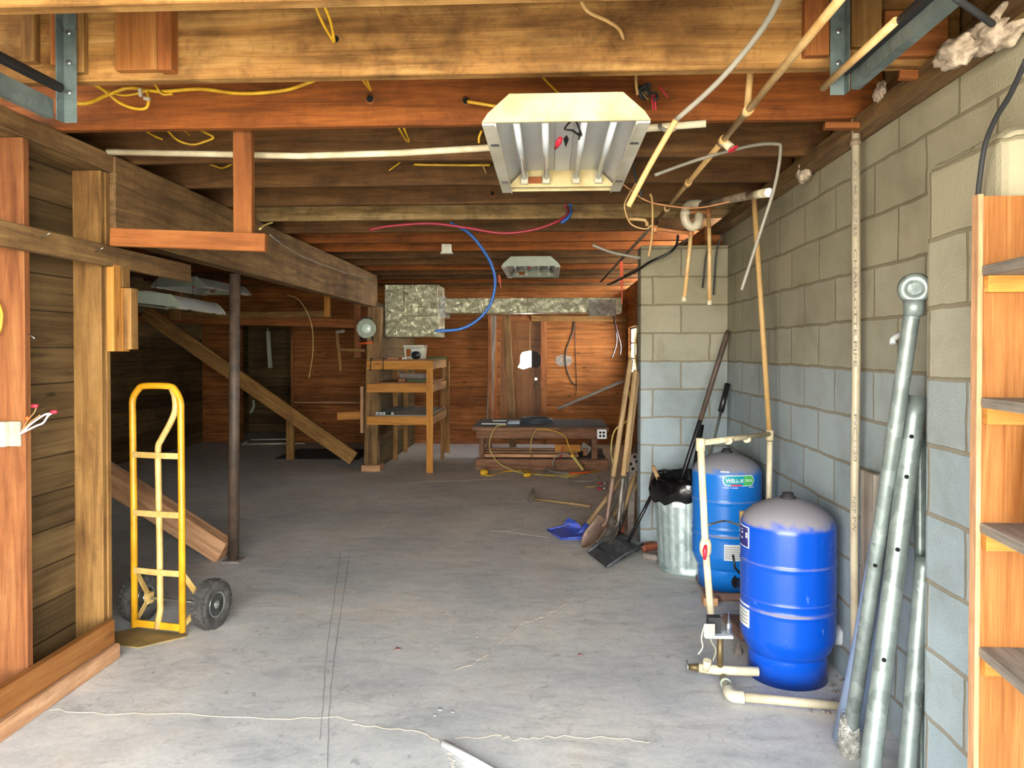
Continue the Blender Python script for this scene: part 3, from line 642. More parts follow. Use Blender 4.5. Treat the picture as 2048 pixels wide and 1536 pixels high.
for k_, (u0, v0, u1, v1, lab) in enumerate(((674, 663, 682, 742, 'upright pale stick hanging left of the timber post'), (672, 664, 690, 662, 'tiny pale stick on top of the upright hanging stick'), (680, 699, 730, 701, 'horizontal pale stick joining the hanging stick to the post'))):
    pbeam('wood_stick', u0, v0, u1, v1, 8.725-.002*k_, .04, .035, 'greyplank' if k_ == 1 else 'stud', lab, 'stick')
# door frame edges of the dark doorway
mk('trim_7', MB().box(DL0-.06, DL0, BK-.02, BK, 0, ZL), 'redstud', kind='structure'); mk('trim_8', MB().box(DL1, DL1+.05, BK-.02, BK, 0, ZL), 'redstud', kind='structure')
f = thing('metal_frame', 'white thin metal frame lying in the dark rear doorway', 'frame', (-4.2, 11.2, 0))
mk('frame_tube', MB().tube([(-4.6, 11.0, .02), (-3.7, 11.15, .02)], .012, 8), 'white', f); mk('frame_tube', MB().tube([(-4.6, 11.3, .05), (-3.75, 11.45, .05)], .01, 8), 'white', f)
mk('frame_tube', MB().tube([(-4.6, 11.0, .02), (-4.6, 11.3, .05)], .01, 8), 'white', f)
pipe('hanging_sleeve', [PY(536, 662, 11.2), PY(538, 700, 11.2), PY(541, 736, 11.2)], .035, 'greygreen', 'pale green grey sleeve hanging in the dark rear doorway', 'sleeve')
pipe('thin_white_wire', [PY(535, 656, 11.1), PY(536, 700, 11.1), PY(537, 736, 11.1)], .007, 'ivory', 'thin white cord hanging beside the green grey sleeve', 'cord')
pipe('cloth_strip', [PY(506, 800, 11.2), PY(508, 812, 11.2), PY(501, 826, 11.2)], .02, 'greygreen', 'small pale rag strip low in the dark rear doorway', 'rag', 3)
simple('floor_mat', MB().box(-3.6, -2.5, 9.6, 10.6, 0, .012), 'rubber', 'dark flat mat on the floor behind the diagonal stringer', 'mat')
# boards leaning by the rear door
bar('leaning_board', PY(1013, 626, BK-.35), V(PY(1026, 888, BK-.45).x, BK-.45, .01), .10, .04, 'old', 'dark narrow board standing in front of the rear door', 'board', up=(0, 1, 0))
bar('wall_batten', PY(987, 630, BK-.06), PY(977, 888, BK-.06), .09, .05, 'greyplank', 'grey batten upright on the rear wall left of the door', 'board', up=(0, 1, 0))
bar('wall_batten', PY(979, 630, BK-.12), PY(981, 886, BK-.12), .05, .04, 'redstud', 'thin reddish batten at the left of the grey batten', 'board', up=(0, 1, 0))
bar('leaning_rod', V(.12, BK-.15, .55), V(1.1, BK-.12, .97), .06, .04, 'greyplank', 'grey board leaning diagonally against the rear wall behind the bench', 'board')
bar('top_cleat', PY(1062, 637, BK-.03), PY(1258, 637, BK-.03), .05, .09, 'stud', 'horizontal cleat along the top of the rear wall under the duct', 'board')

# ================================================================== LIGHT FIXTURES
def fixture(label, loc, rotz=0, tilt=0, stained=True):
    t = thing('tube_light_fixture', label, 'light fixture', loc, 'four tube high bay light fixtures', rotz); t.rotation_euler = (0, tilt, rotz)
    L, wb, wt, h = 1.06, .275, .185, .088; e = 'yellowed' if stained else 'greygreen'
    b = MB(); b.box(-wt, wt, -L/2, L/2, h-.004, h)
    for s_ in (-1, 1): b.prism([(s_*wt, -L/2, h), (s_*wb, -L/2, .0), (s_*(wb-.006), -L/2, 0), (s_*(wt-.006), -L/2, h-.004)], (0, L, 0))
    mk('housing', b, 'reflect', t, local=True)
    for y_ in (-L/2-.012, L/2):
        p = MB().prism([(-wt, y_, h+.004), (wt, y_, h+.004), (wb-.02, y_, .03), (wb, y_, 0), (-wb, y_, 0), (-wb+.02, y_, .03)], (0, .012, 0))
        ep = mk('end_plate', p, e, t, local=True, bevel=.002, label='end plate with round knockouts')
        if y_ < 0:
            for x_ in (-.09, 0, .09): mk('knockout', MB().lathe((x_, y_-.0015, .062), [(.013, 0), (.013, .003)], 16, (0, 1, 0)), e, ep, local=True)
    mk('inner_end', MB().prism([(-wb+.03, L/2-.07, .004), (wb-.03, L/2-.07, .004), (wt-.01, L/2-.05, .085), (-wt+.01, L/2-.05, .085)], (0, .03, 0)), e, t, local=True, label='yellowed inner end with rust patches')
    mk('rust_patch', MB().box(-.185, -.09, L/2-.074, L/2-.069, .02, .05), 'rust', t, local=True)
    for s_ in (-1, 1):
        lp = mk('frame_lip', MB().box(min(s_*(wb-.045), s_*wb), max(s_*(wb-.045), s_*wb), -L/2, L/2, -.007, 0).box(min(s_*(wb-.047), s_*(wb-.042)), max(s_*(wb-.047), s_*(wb-.042)), -L/2, L/2, -.012, 0), 'white', t, local=True, bevel=.001)
        for y_ in (-.3, .3): mk('latch', MB().box(min(s_*(wb-.043), s_*(wb-.012)), max(s_*(wb-.043), s_*(wb-.012)), y_-.006, y_+.006, -.012, -.006), 'black', lp, local=True)
    for x_ in (-.168, -.068, .066, .168):
        mk('tube', MB().tube([(x_, -L/2+.05, .042), (x_, L/2-.1, .042)], .0125, 14), 'tube', t, local=True)
        for y_ in (-L/2+.03, L/2-.1): mk('socket', MB().box(x_-.017, x_+.017, y_, y_+.03, .014, .07), 'white', t, local=True, bevel=.003)
    mk('ballast_cover', MB().prism([(-.045, -L/2+.05, .1), (-.03, -L/2+.05, .075), (.035, -L/2+.05, .075), (.05, -L/2+.05, .1)], (0, L-.13, 0)), 'reflect', t, local=True)
    mk('black_wire', MB().tube(S([(.01, -.47, .09), (.04, -.42, .03), (.06, -.3, .02), (.03, -.26, .05), (.0, -.36, .03), (.05, -.44, .05), (.055, -.22, .03)], 6), .004, 6), 'black', t, local=True)
    mk('wire_nut', MB().tube([(-.012, -.22, .035), (-.02, -.2, .025), (-.03, -.14, .02)], [.008, .012, .006], 8), 'redp', t, local=True)
    mk('ballast_slot', MB().prism([(.0, -.07, .0745), (.012, -.12, .0745), (.022, -.06, .0745), (.012, .06, .0745)], (0, 0, .003)), 'hole', t, local=True)
    for x_ in (-.15, .15): mk('hanger_wire', MB().tube([(x_, 0, h), (x_, 0, JB+.02-loc[2])], .002, 5), 'blackm', t, local=True)
    return t
c = (PY(965, 244, 2.467)+PY(1300, 244, 2.467))/2
fixture('large nearby four tube light fixture with yellowed end plate and loose wires', (c.x, 2.467+.53, 1.43+.745))
c = (PY(1003, 532, 7.0)+PY(1120, 532, 7.0))/2
fixture('smaller looking light fixture farther back under the joists near the duct', (c.x, 7.53, 1.43+.78), stained=False)
c = PY(350, 574, 6.9); fixture('grey green light fixture in the dark left room, upper one of two', (c.x, 7.5, c.z+.01), -.0, 0, False)
c = PY(385, 590, 6.7); fixture('tilted light fixture in the dark left room, lower one of two', (c.x+.12, 6.1, c.z-.15), .12, .10, False)

# ================================================================== WELL TANKS
def tank(name, label, cx, cy, z0, mat, htop):
    t = thing(name, label, 'pressure tank', (cx, cy, z0), 'blue pressure tanks'); R, RB = .2, .166; k = htop/.775
    prof = [(RB, 0), (RB, .11), (RB-.001, .118), (RB+.005, .121), (RB+.014, .135), (R-.005, .175), (R, .19), (R, .2), (R, .29), (R, .300), (R+.003, .305), (R+.003, .312), (R-.001, .318), (R-.001, .345), (R+.003, .351), (R+.001, .357), (R, .362), (R, .372), (R, .485),
            (R, .497), (R+.003, .502), (R+.003, .508), (R, .513), (R, .523), (R, .645), (R, .655), (R-.003, .672), (R-.018, .700), (R-.05, .728), (R-.1, .752), (.05, .768), (.022, .77)]
    prof = [(r, h*k) for r, h in prof]
    b = MB().lathe((cx, cy, z0), [(RB-.004, .004*k)]+prof[19-19:][0:0]+prof, 56)
    mk('tank_body', b, mat, t)
    mk('air_cap', MB().lathe((cx, cy, z0+.765*k), [(.034, 0), (.034, .012), (.024, .018), (.024, .028), (.012, .03)], 20), 'blackm', t)
    return t
T1 = V(1.045, 3.345, 0); T2 = V(1.045, 4.49, .045)
t1 = tank('pressure_tank', 'front blue pressure tank with dusty top standing on the floor by the block wall', T1.x, T1.y, 0, 'blue1', .785)
t2 = tank('pressure_tank', 'rear lighter blue pressure tank with green and teal oval label', T2.x, T2.y, .045, 'blue2', .785)
def angu(c, r, u):                      # angle on the cylinder seen under picture column u
    best = None
    for i in range(-200, 200):
        a = -PI/2+i*PI/400; p = V(c.x+r*math.cos(a), c.y+r*math.sin(a), 1)
        d = p-V(0, 0, 1.43); q = _R.inverted() @ d; uu = CX+F*q.x/-q.z
        if V(math.cos(a), math.sin(a), 0).dot(V(p.x, p.y, 0)) < 0 and (best is None or abs(uu-u) < best[0]): best = (abs(uu-u), a)
    return best[1]
def on(c, r, a0, a1, z0, z1, off=.003): return lambda x, y: (c.x+(r+off)*math.cos(a0+(a1-a0)*x), c.y+(r+off)*math.sin(a0+(a1-a0)*x), z0+(z1-z0)*y)
def zat(v, c, r): return PY(1449, v, c.y-r).z
a0, a1 = angu(T2, .2, 1445), angu(T2, .2, 1508)
zb, zt = zat(970, T2, .17), zat(950, T2, .17)
def capsule(mb, c, r, a0, a1, z0, z1, off, x0=0, x1=1, mi=0):
    fn = on(c, r, a0, a1, z0, z1, off); n = 40; rr = (z1-z0)/2/(r*(a1-a0))
    top = []; 
    for i in range(n+1):
        x = x0+(x1-x0)*i/n; d = 0
        if x < rr: d = 1-math.sqrt(max(0, 1-((rr-x)/rr)**2))
        if x > 1-rr: d = 1-math.sqrt(max(0, 1-((x-1+rr)/rr)**2))
        top.append((x, .5*(1-d)))
    vs = []; fs = []
    for x, hh in top: vs += [fn(x, .5-hh), fn(x, .5+hh)]
    for i in range(n): fs.append((2*i, 2*i+2, 2*i+3, 2*i+1))
    mb.raw(vs, fs, mi)
lb = MB(); capsule(lb, T2, .2, a0, a1, zb-.002, zt+.002, .0015, mi=0)
pad = .012; da = (a1-a0)*.03
capsule(lb, T2, .2, a0+da, a1-da, zb+.001, zt-.001, .0022, 0, .66, 1); capsule(lb, T2, .2, a0+da, a1-da, zb+.001, zt-.001, .0022, .64, 1, 2)
text(lb, 'WELL-X', on(T2, .2, a0+(a1-a0)*.1, a0+(a1-a0)*.62, zb+(zt-zb)*.34, zb+(zt-zb)*.68, .003), 0)
text(lb, '-TROL', on(T2, .2, a0+(a1-a0)*.64, a0+(a1-a0)*.93, zb+(zt-zb)*.38, zb+(zt-zb)*.64, .003), 0)
lb.patch(T2, .2025, a0+(a1-a0)*.24, a0+(a1-a0)*.56, zb-.001, zb+.008, 8, 3)
text(lb, 'WELL TANK', on(T2, .2, a0, a0+(a1-a0)*.45, zb-.014, zb-.009, .002), 0)
text(lb, 'AMTROL', on(T2, .2, a0+(a1-a0)*.8, a1, zb-.012, zb-.006, .002), 0)
lb.patch(T2, .2, a0-(a1-a0)*.05, a0+(a1-a0)*.2, zt+.018, zt+.024, 6, 0)
mk('oval_label', lb, ['inkw', 'teal', 'green', 'magenta'], t2, label='oval tank label reading WELL-X-TROL')
a0, a1 = angu(T2, .2, 1449), angu(T2, .2, 1500); z0, z1 = zat(1120, T2, .18), zat(1088, T2, .18)
lw = MB().patch(T2, .2005, a0, a1, z0, z1, 10, 0)
for i in range(6): lw.patch(T2, .2022, a0+.03, a1-.03, z0+(z1-z0)*(.12+.14*i), z0+(z1-z0)*(.16+.14*i), 6, 1)
mk('paper_label', lw, ['labelw', 'greyc'], t2, label='white printed instruction sticker')
a0, a1 = angu(T1, .2, 1486), angu(T1, .2, 1499); z0, z1 = PY(1490, 1098, T1.y-.08).z, PY(1490, 1056, T1.y-.08).z
ln = MB().patch(T1, .2003, a0-.2, a1, z0, z1, 8, 1).patch(T1, .2018, a0-.19, a1-.025, z0+.004, z1-.004, 8, 0)
text(ln, 'FLEX', lambda x, y: on(T1, .2, a0-.2, a1-.04, z0+.03, z1-.008, .0035)(1-y, x), 1)
mk('flag_label', ln, ['navy', 'inkw'], t1, label='navy blue sticker with white letters')
z0, z1 = PY(1490, 1257, T1.y-.08).z, PY(1490, 1212, T1.y-.08).z
lg = MB().patch(T1, .2003, a0-.2, a1+.02, z0, z1, 8, 0)
for i in range(5): lg.patch(T1, .2018, a0-.1, a1-.03, z0+(z1-z0)*(.15+.16*i), z0+(z1-z0)*(.19+.16*i), 4, 1)
mk('paper_label', lg, ['labelw', 'greyc'], t1, label='grey paper sticker on the lower left of the tank')
mk('outlet_hole', MB().lathe((T2.x+.17*math.cos(angu(T2, .166, 1478)), T2.y-.16, .045+.06), [(.0, -.004), (.042, -.003), (.042, .002), (0, .003)], 20, (.2, -1, 0)), 'hole', t2)
pipe('tank_nipple', [V(1.08, 4.32, .105), V(1.08, 4.1, .1), V(1.09, 3.75, .09), V(1.08, 3.52, .09)], .026, 'darkpipe', 'dark grey pipe joining the rear tank outlet toward the front tank', 'pipe')
pipe('valve_lever', [PY(1483, 1150, 3.9), PY(1470, 1136, 3.9), PY(1466, 1110, 3.9)], .006, 'black', 'black lever handle rising beside the front tank', 'lever')
simple('tank_pad', MB().box(.9, 1.24, 4.3, 4.68, 0, .044), 'pad', 'flat reddish stone pad under the rear blue tank', 'pad', bevel=.01)
simple('wood_shim', MB().box(.86, .94, 4.22, 4.3, 0, .043), 'pinkplank', 'small wood shim by the foot of the rear blue tank', 'block', bevel=.004)
simple('stone_slab', MB().prism([(.93, 3.7, 0), (1.24, 3.62, 0), (1.24, 3.9, 0), (.9, 3.98, 0)], (0, 0, .05)), 'pad', 'broken reddish stone slab between the two blue tanks', 'stone', bevel=.012)

# ================================================================== TRASH CAN
cc = V(.925, 4.95, 0)
tc = thing('trash_can', 'galvanized ribbed trash can lined with a black bag beside the blue tanks', 'trash can', cc)
vs = []; b = MB(); prof = [(.205, 0), (.212, .008), (.212, .02), (.205, .03), (.21, .06)]+[(.21+.03*i/12, .06+.5*i/12) for i in range(1, 13)]+[(.246, .58), (.242, .6)]
seg = 96
for r, h in prof:
    for k in range(seg):
        a = 2*PI*k/seg; rib = .004*math.cos(24*a) if .05 < h < .57 else 0
        vs.append((cc.x+(r+rib)*math.cos(a), cc.y+(r+rib)*math.sin(a), h))
fs = [(i*seg+k, i*seg+(k+1) % seg, (i+1)*seg+(k+1) % seg, (i+1)*seg+k) for i in range(len(prof)-1) for k in range(seg)]
b.raw(vs, fs, 0, True); b.f.append(list(range(seg))[::-1]); b.m.append(0); b.s.append(False); b.u.append([(0, 0)]*seg)
mk('can_body', b, 'can', tc)
vs = []; seg = 72; prof = [(.215, .32), (.225, .5), (.238, .6), (.252, .615), (.262, .585), (.268, .53), (.262, .475), (.25, .462)]
for j, (r, h) in enumerate(prof):
    for k in range(seg):
        a = 2*PI*k/seg; w = .006*math.sin(5*a+j)+.005*math.sin(13*a+2*j)+.004*math.sin(23*a-j*1.7)
        hh = h+(.018*math.sin(3*a+.6)+.01*math.sin(11*a) if j > 4 else .004*math.sin(9*a))
        vs.append((cc.x+(r+w)*math.cos(a), cc.y+(r+w)*math.sin(a), hh))
mk('bag_liner', MB().raw(vs, [(i*seg+k, i*seg+(k+1) % seg, (i+1)*seg+(k+1) % seg, (i+1)*seg+k) for i in range(len(prof)-1) for k in range(seg)], 0, True), 'bag', tc)
mk('bag_bottom', MB().lathe((cc.x, cc.y, .32), [(.22, 0), (.1, -.02), (.0, -.02)], 24), 'bag', tc)
mk('price_label', MB().patch(cc, .246, -2.25, -1.9, .44, .475, 8), 'labelw', tc)
def tool_pole(name, p0, p1, r, mat, lab, cat='tool handle'): return pipe(name, [p0, p1], r, mat, lab, cat, seg=14)
tp = thing('black_pole', 'taller black tool pole standing in the trash can, leaning on the block corner', 'tool pole', V(.82, 5.0, .33))
a, b = V(.80, 5.0, .34), PY(1456, 662, 5.3); q = a.lerp(b, .42)
mk('pole_shaft', MB().tube([a, q, a.lerp(b, .97)], .016, 14), 'black', tp); mk('pole_end', MB().tube([a.lerp(b, .5), a.lerp(b, .97), b], [.017, .019, .014], 14), 'rustpole', tp, label='bare brownish upper shaft')
pipe('black_pole', [V(.92, 5.08, .34), PY(1404, 850, 5.25)], .016, 'black', 'shorter black tool pole beside the taller one in the trash can', 'tool pole', seg=14)
gp = thing('grip_pole', 'silver pole with black grip leaning out of the trash can', 'tool pole', V(.96, 4.95, .33))
a, b = V(.96, 4.98, .34), PY(1455, 768, 5.28); q = a.lerp(b, .78)
mk('silver_shaft', MB().tube([a, q], .011, 12), 'chrome', gp); mk('grip', MB().tube([q, b], .02, 14), 'black', gp)
pipe('wooden_stick', [V(.80, 4.86, .36), PY(1306, 932, 4.85)], .014, 'handle', 'short worn wooden stick poking from the left side of the black bag', 'stick')

# ================================================================== PLUMBING BY THE TANKS
t = thing('riser_pipe', 'cream plastic riser pipe with elbows and red valve beside the blue tanks', 'pipe', PZ(1440, 1340, 0))
A = PY(1508, 396, 4.1); B = V(1.2, 4.16, 1.43-.479); Cc = PY(1401, 886, 3.45); D = PY(1411, 1095, 3.43); E = PY(1424, 1255, 3.4)
mk('upper_pipe', MB().tube([A, B], .0145, 12), 'tan', t, label='tan upper run of the riser'); mk('cross_pipe', MB().tube([B+V(0, 0, .02), Cc], .014, 12), 'ivory', t)
mk('drop_pipe', MB().tube([Cc, D, E], .0165, 12), 'ivory', t)
for p, d in ((B+V(0, 0, .02), V(0, 0, 1)), (Cc, V(0, 0, 1))): mk('elbow', MB().tube([p-d*.035, p+d*.022], .021, 14), 'ivory', t)
mk('coupling', MB().tube([Cc.lerp(B, .35), Cc.lerp(B, .39)], .018, 12), 'ivory', t); mk('coupling', MB().tube([Cc.lerp(B, .62), Cc.lerp(B, .66)], .018, 12), 'ivory', t)
mk('valve_body', MB().tube([D+V(0, 0, .04), D+V(0, 0, .015), D-V(0, 0, .015), D-V(0, 0, .04)], [.02, .027, .027, .02], 14), 'ivory', t)
vh = mk('valve_handle', MB().tube([D+V(-.005, -.03, .02), D+V(-.01, -.035, -.005), D+V(-.012, -.04, -.045)], [.006, .011, .006], 8), 'redp', t, label='red valve lever')
pipe('wall_riser', [B-V(0, 0, .02), V(1.2, 4.17, .62), V(1.205, 4.17, .3)], .0155, 'ivory', 'ivory pipe dropping behind the front tank from the elbow', 'pipe')
pipe('short_riser', [PY(1484, 1022, 3.92), PY(1486, 1100, 3.92), V(PY(1486, 1100, 3.92).x, 3.92, .05)], .014, 'cream', 'yellowed short pipe between the two blue tanks', 'pipe')
pipe('grey_tubing', S([PY(1416, 1050, 3.47), PY(1450, 1042, 3.9), PY(1484, 1052, 3.6)], 6), .005, 'greyc', 'thin grey tube arching between riser pipe and front tank', 'tube')
# floor manifold
m0 = PZ(1440, 1345, .05)
t = thing('pump_manifold', 'brass and plastic pump manifold with pressure switch on the floor by the front tank', 'plumbing', (m0.x, m0.y, 0))
c0 = V(m0.x, m0.y, .06)
mk('tank_tee', MB().tube([c0+V(-.085, .02, 0), c0, c0+V(.16, -.005, 0)], .02, 14), 'ivory', t)
mk('spigot', MB().tube([c0+V(-.13, .03, 0), c0+V(-.08, .02, 0)], [.011, .018], 10), 'nut', t)
mk('spigot_wheel', MB().lathe(c0+V(-.135, .03, 0), [(.026, -.003), (.03, 0), (.026, .003)], 14, (1, 0, 0)), 'chrome', t)
mk('nipple', MB().tube([c0, c0+V(.0, 0, .15)], .013, 10), 'nut', t)
mk('drain_cock', MB().tube([c0+V(-.06, 0, 0), c0+V(-.055, -.01, .045)], [.014, .018], 10), 'ivory', t)
sw = mk('pressure_switch', MB().box(c0.x-.07, c0.x+.05, c0.y-.03, c0.y+.04, .205, .217), 'labelw', t, bevel=.003)
mk('switch_bracket', MB().box(c0.x-.075, c0.x-.03, c0.y-.035, c0.y-.03, .215, .27), 'white', sw)
mk('contact_block', MB().box(c0.x-.05, c0.x+.005, c0.y-.0, c0.y+.04, .217, .285), 'blackm', sw)
mk('spring_post', MB().tube([c0+V(.035, 0, .155), c0+V(.035, 0, .2), c0+V(.035, 0, .205), c0+V(.035, 0, .25)], [.012, .012, .006, .002], 12), 'chrome', sw)
mk('wire', MB().tube(S([c0+V(-.07, -.02, .2), c0+V(-.085, -.03, .15), c0+V(-.08, -.03, .11), c0+V(-.1, -.035, .08)], 5), .003, 6), 'ivory', t)
mk('wire', MB().tube(S([c0+V(-.05, 0, .19), c0+V(-.04, -.01, .13), c0+V(-.02, -.01, .09), c0+V(-.03, 0, .04)], 5), .004, 6), 'greyc', t)
fp = thing('floor_pipe', 'white plastic pipe with elbow lying on the floor in front of the front blue tank', 'pipe', PZ(1470, 1400, 0))
e0 = c0+V(.008, -.03, -.02); e1 = PZ(1462, 1392, .03); e2 = PZ(1684, 1412, .028)
mk('grey_run', MB().tube([e0, e1.lerp(e0, .1)], .018, 14), 'greyc', fp, label='grey dusty section'); mk('white_run', MB().tube([e1.lerp(e2, .1), e2], .0185, 14), 'pvc', fp)
mk('elbow', MB().tube(S([e1.lerp(e0, .32), e1.lerp(e0, .12), e1.lerp(e2, .03), e1.lerp(e2, .12)], 4), .025, 16), 'white', fp)
mk('collar', MB().tube([e0.lerp(e1, .22), e0.lerp(e1, .35)], .023, 14), 'greygreen', fp)
for i, (u, v) in enumerate(((1476, 1298), (1478, 1302))):
    if i == 0:
        p = PZ(u, v+8, 0); simple('cement_lump', MB().lathe(p, [(.022, 0), (.018, .02), (.008, .035), (.003, .05)], 9, wob=.2), 'rubble', 'small grey cement lump on the floor behind the pump manifold', 'lump')
for i in range(26):
    p = PZ(random.uniform(1500, 1690), random.uniform(1398, 1430), 0) if i % 2 else PZ(random.uniform(1662, 1690), random.uniform(1340, 1400), 0)
    if i == 0: grit = MB()
    r = random.uniform(.003, .011); grit.lathe(p, [(r, 0), (r*.8, r*.6), (r*.2, r)], 6, wob=.25)
mk('grit', grit, 'rubble', None, 'loose grey grit and rubble crumbs scattered around the front blue tank', 'debris', kind='stuff')
simple('plaster_blob', MB().lathe(PX(1678, 1270, XR-.001), [(.05, 0), (.045, .012), (.02, .03), (.0, .034)], 14, (-1, .0, 0), wob=.15), 'labelw', 'pale plaster lump stuck on the block wall behind the front tank', 'plaster')

# ================================================================== POLES ON THE RIGHT
pp = thing('pvc_pole', 'tall white plastic pole with printed lettering leaning on the block wall', 'pole', V(1.235, 3.06, 0))
a, b = V(1.225, 3.06, .0), V(1.255, 3.06, 2.34); b = PY(1711, 238, 3.06); b.x = min(b.x, 1.262)
mk('pole', MB().tube([a, a.lerp(b, .3)+V(-.004, 0, 0), a.lerp(b, .6)+V(.004, 0, 0), b], .0162, 16), 'pvc', pp)
ax_ = (b-a).normalized()
def along(t0, t1):
    def fn(x, y):
        ang = (y-.5)*.62; p = a.lerp(b, t0+(t1-t0)*x); nd = V(-p.x, -p.y, 0).normalized(); sd = V(-nd.y, nd.x, 0)
        return p+(nd*math.cos(ang)+sd*math.sin(ang))*.0175+V(-.004 if .2 < t0 < .4 else 0, 0, 0)
    return fn
for s_, t0, t1 in (('CHARLOTTE PIPE', .78, .58), ('ASTM D1785', .93, .80), ('PVC 1120', .50, .42), ('NSF-PW', .36, .30)): 
    tx = MB(); text(tx, s_, along(t0, t1)); mk('printing', tx, 'greyplank', pp)
mk('clamp', MB().tube([a.lerp(b, .955), a.lerp(b, .965)], .021, 14), 'darkpipe', pp)
simple('upright_plank', MB().box(1.232, 1.272, 2.915, 3.04, 0, .956), 'greyplank', 'grey weathered plank standing against the block wall right of the white pole', 'board', bevel=.004)
pipe('grey_tube', [V(1.085, 2.79, .0), V(1.13, 2.74, .35), V(1.19, 2.66, .95)], [.047, .045, .043], 'greytube', 'smooth blue grey plastic tube leaning left of the galvanized poles', 'tube', seg=28)
def pole(name, p0, p1, r, mat, lab, holes=(), seg=24):
    t = thing(name, lab, 'pole', p0, 'metal poles leaning on the right block wall'); p0, p1 = Vector(p0), Vector(p1)
    n = 18; pts = [p0.lerp(p1, i/n) for i in range(n+1)]; mk('pole', MB().tube(pts, r, seg), mat, t)
    for h_ in holes:
        c_ = p0.lerp(p1, h_); d_ = V(-c_.x, -c_.y, 0).normalized(); mk('bolt_hole', MB().lathe(c_+d_*(r-.002), [(.0, .0), (.007, .0), (.007, .003), (0, .003)], 10, d_), 'hole', t)
    return t
AT = PY(1828, 600, 2.40); BT = PY(1833, 792, 2.50)
pa = pole('galvanized_pole', V(1.055, 2.70, 0), AT, .024, 'galvp', 'flaking silver pole with a flared ring top, leaning in front of the plank', (.45,))
mk('ring_flange', MB().lathe(AT+V(.002, .0, .035), [(.022, -.012), (.042, -.012), (.05, 0), (.042, .012), (.022, .012), (.022, -.012)], 24, (-.5, -1, .1)), 'galvp', pa)
mk('flange_neck', MB().tube([AT-V(0, 0, .05), AT], [.027, .033], 14), 'galvp', pa)
mk('foot_wrap', MB().lathe(V(1.058, 2.69, .0), [(.036, 0), (.04, .04), (.034, .1), (.028, .14)], 18, wob=.06), 'foilw', pa)
pb = pole('galvanized_pole', V(1.005, 2.42, 0), BT, .0315, 'galv', 'brightest thick galvanized pole in the right foreground', (.35, .62, .8, .9))
pole('galvanized_pole', V(1.125, 2.42, 0), V(1.215, 2.49, .76), .028, 'galvp', 'shorter greenish galvanized pole right of the brightest one')
pole('galvanized_pole', V(1.205, 2.48, 0), V(1.25, 2.60, 1.15), .018, 'galv', 'thin dull pole nearest the block wall behind the thick poles')
simple('wall_hook', MB().tube([PX(1800, 668, XR), PX(1802, 680, XR)+V(-.03, 0, 0), PX(1803, 688, XR)+V(-.03, 0, 0)], .012, 8), 'labelw', 'small white peg on the block wall beside the flaking pole', 'peg')

# ================================================================== WALL SHELF + EXTINGUISHER
y = 1.9
L0 = PY(1956, 900, y).x
ws = thing('wall_shelf', 'orange pine shelf unit at the right edge holding a fire extinguisher', 'shelf', (L0+.2, y, 0))
ztop = PY(1960, 392, y).z
mk('back_panel', MB().box(L0+.006, 1.276, y, y+.02, .02, ztop), 'pine', ws)
mk('side_edge', MB().box(L0-.006, L0+.006, y-.004, y+.024, .02, ztop+.004), 'pinkplank', ws)
for i, v in enumerate((532, 795, 1045, 1293)):
    z = PY(1958, v, y).z; dz = .0
    mk('shelf', MB().prism([(L0+.004, y-.001, z-.024), (L0-.03, y-.33, z-.024), (1.276, y-.33, z-.024), (1.276, y-.001, z-.024)], (0, 0, .024)), 'greyplank', ws, bevel=.002)
    mk('cleat', MB().box(L0+.01, 1.275, y-.02, y-.001, z-.065, z-.025), 'new', ws)
z3 = PY(1958, 1045, y).z
ec = V(1.19, 1.78, z3)
fe = thing('fire_extinguisher', 'red fire extinguisher with worn printed label on the third shelf', 'fire extinguisher', ec)
R = .078
mk('cylinder', MB().lathe(ec, [(R*.55, 0), (R*.85, .012), (R, .035), (R, .185), (R*.9, .212), (R*.6, .232), (.02, .24), (.018, .26)], 40), 'red', fe)
a0, a1 = PI+.25, PI+1.75
el = MB().patch(ec, R, a0, a1, .055, .172, 12, 0)
el.patch(ec, R+.0016, a0+.05, a1-.1, .133, .158, 10, 1).patch(ec, R+.0016, a0+.05, a0+.5, .115, .13, 6, 2).patch(ec, R+.0016, a0+.05, a0+.7, .09, .105, 6, 2).patch(ec, R+.0016, a0+.62, a1-.1, .085, .125, 6, 1)
fn = lambda s0, s1, z0, z1: on(ec, R, a0+s0, a0+s1, z0+ec.z, z1+ec.z, .0045)
el2 = MB()
for q in el.v: q.z += ec.z
text(el, 'FIRE', fn(.12, .95, .136, .155), 0); text(el, 'ABC', fn(.7, 1.3, .09, .12), 0)
mk('label', el, ['labelw', 'black', 'red'], fe, label='worn white, black and red instruction label')
mk('valve_head', MB().box(ec.x-.015, ec.x+.015, ec.y-.015, ec.y+.015, ec.z+.25, ec.z+.285), 'black', fe, bevel=.003)
mk('carry_handle', MB().beam(ec+V(-.07, 0, .272), ec+V(.02, 0, .285), .02, .008), 'black', fe)

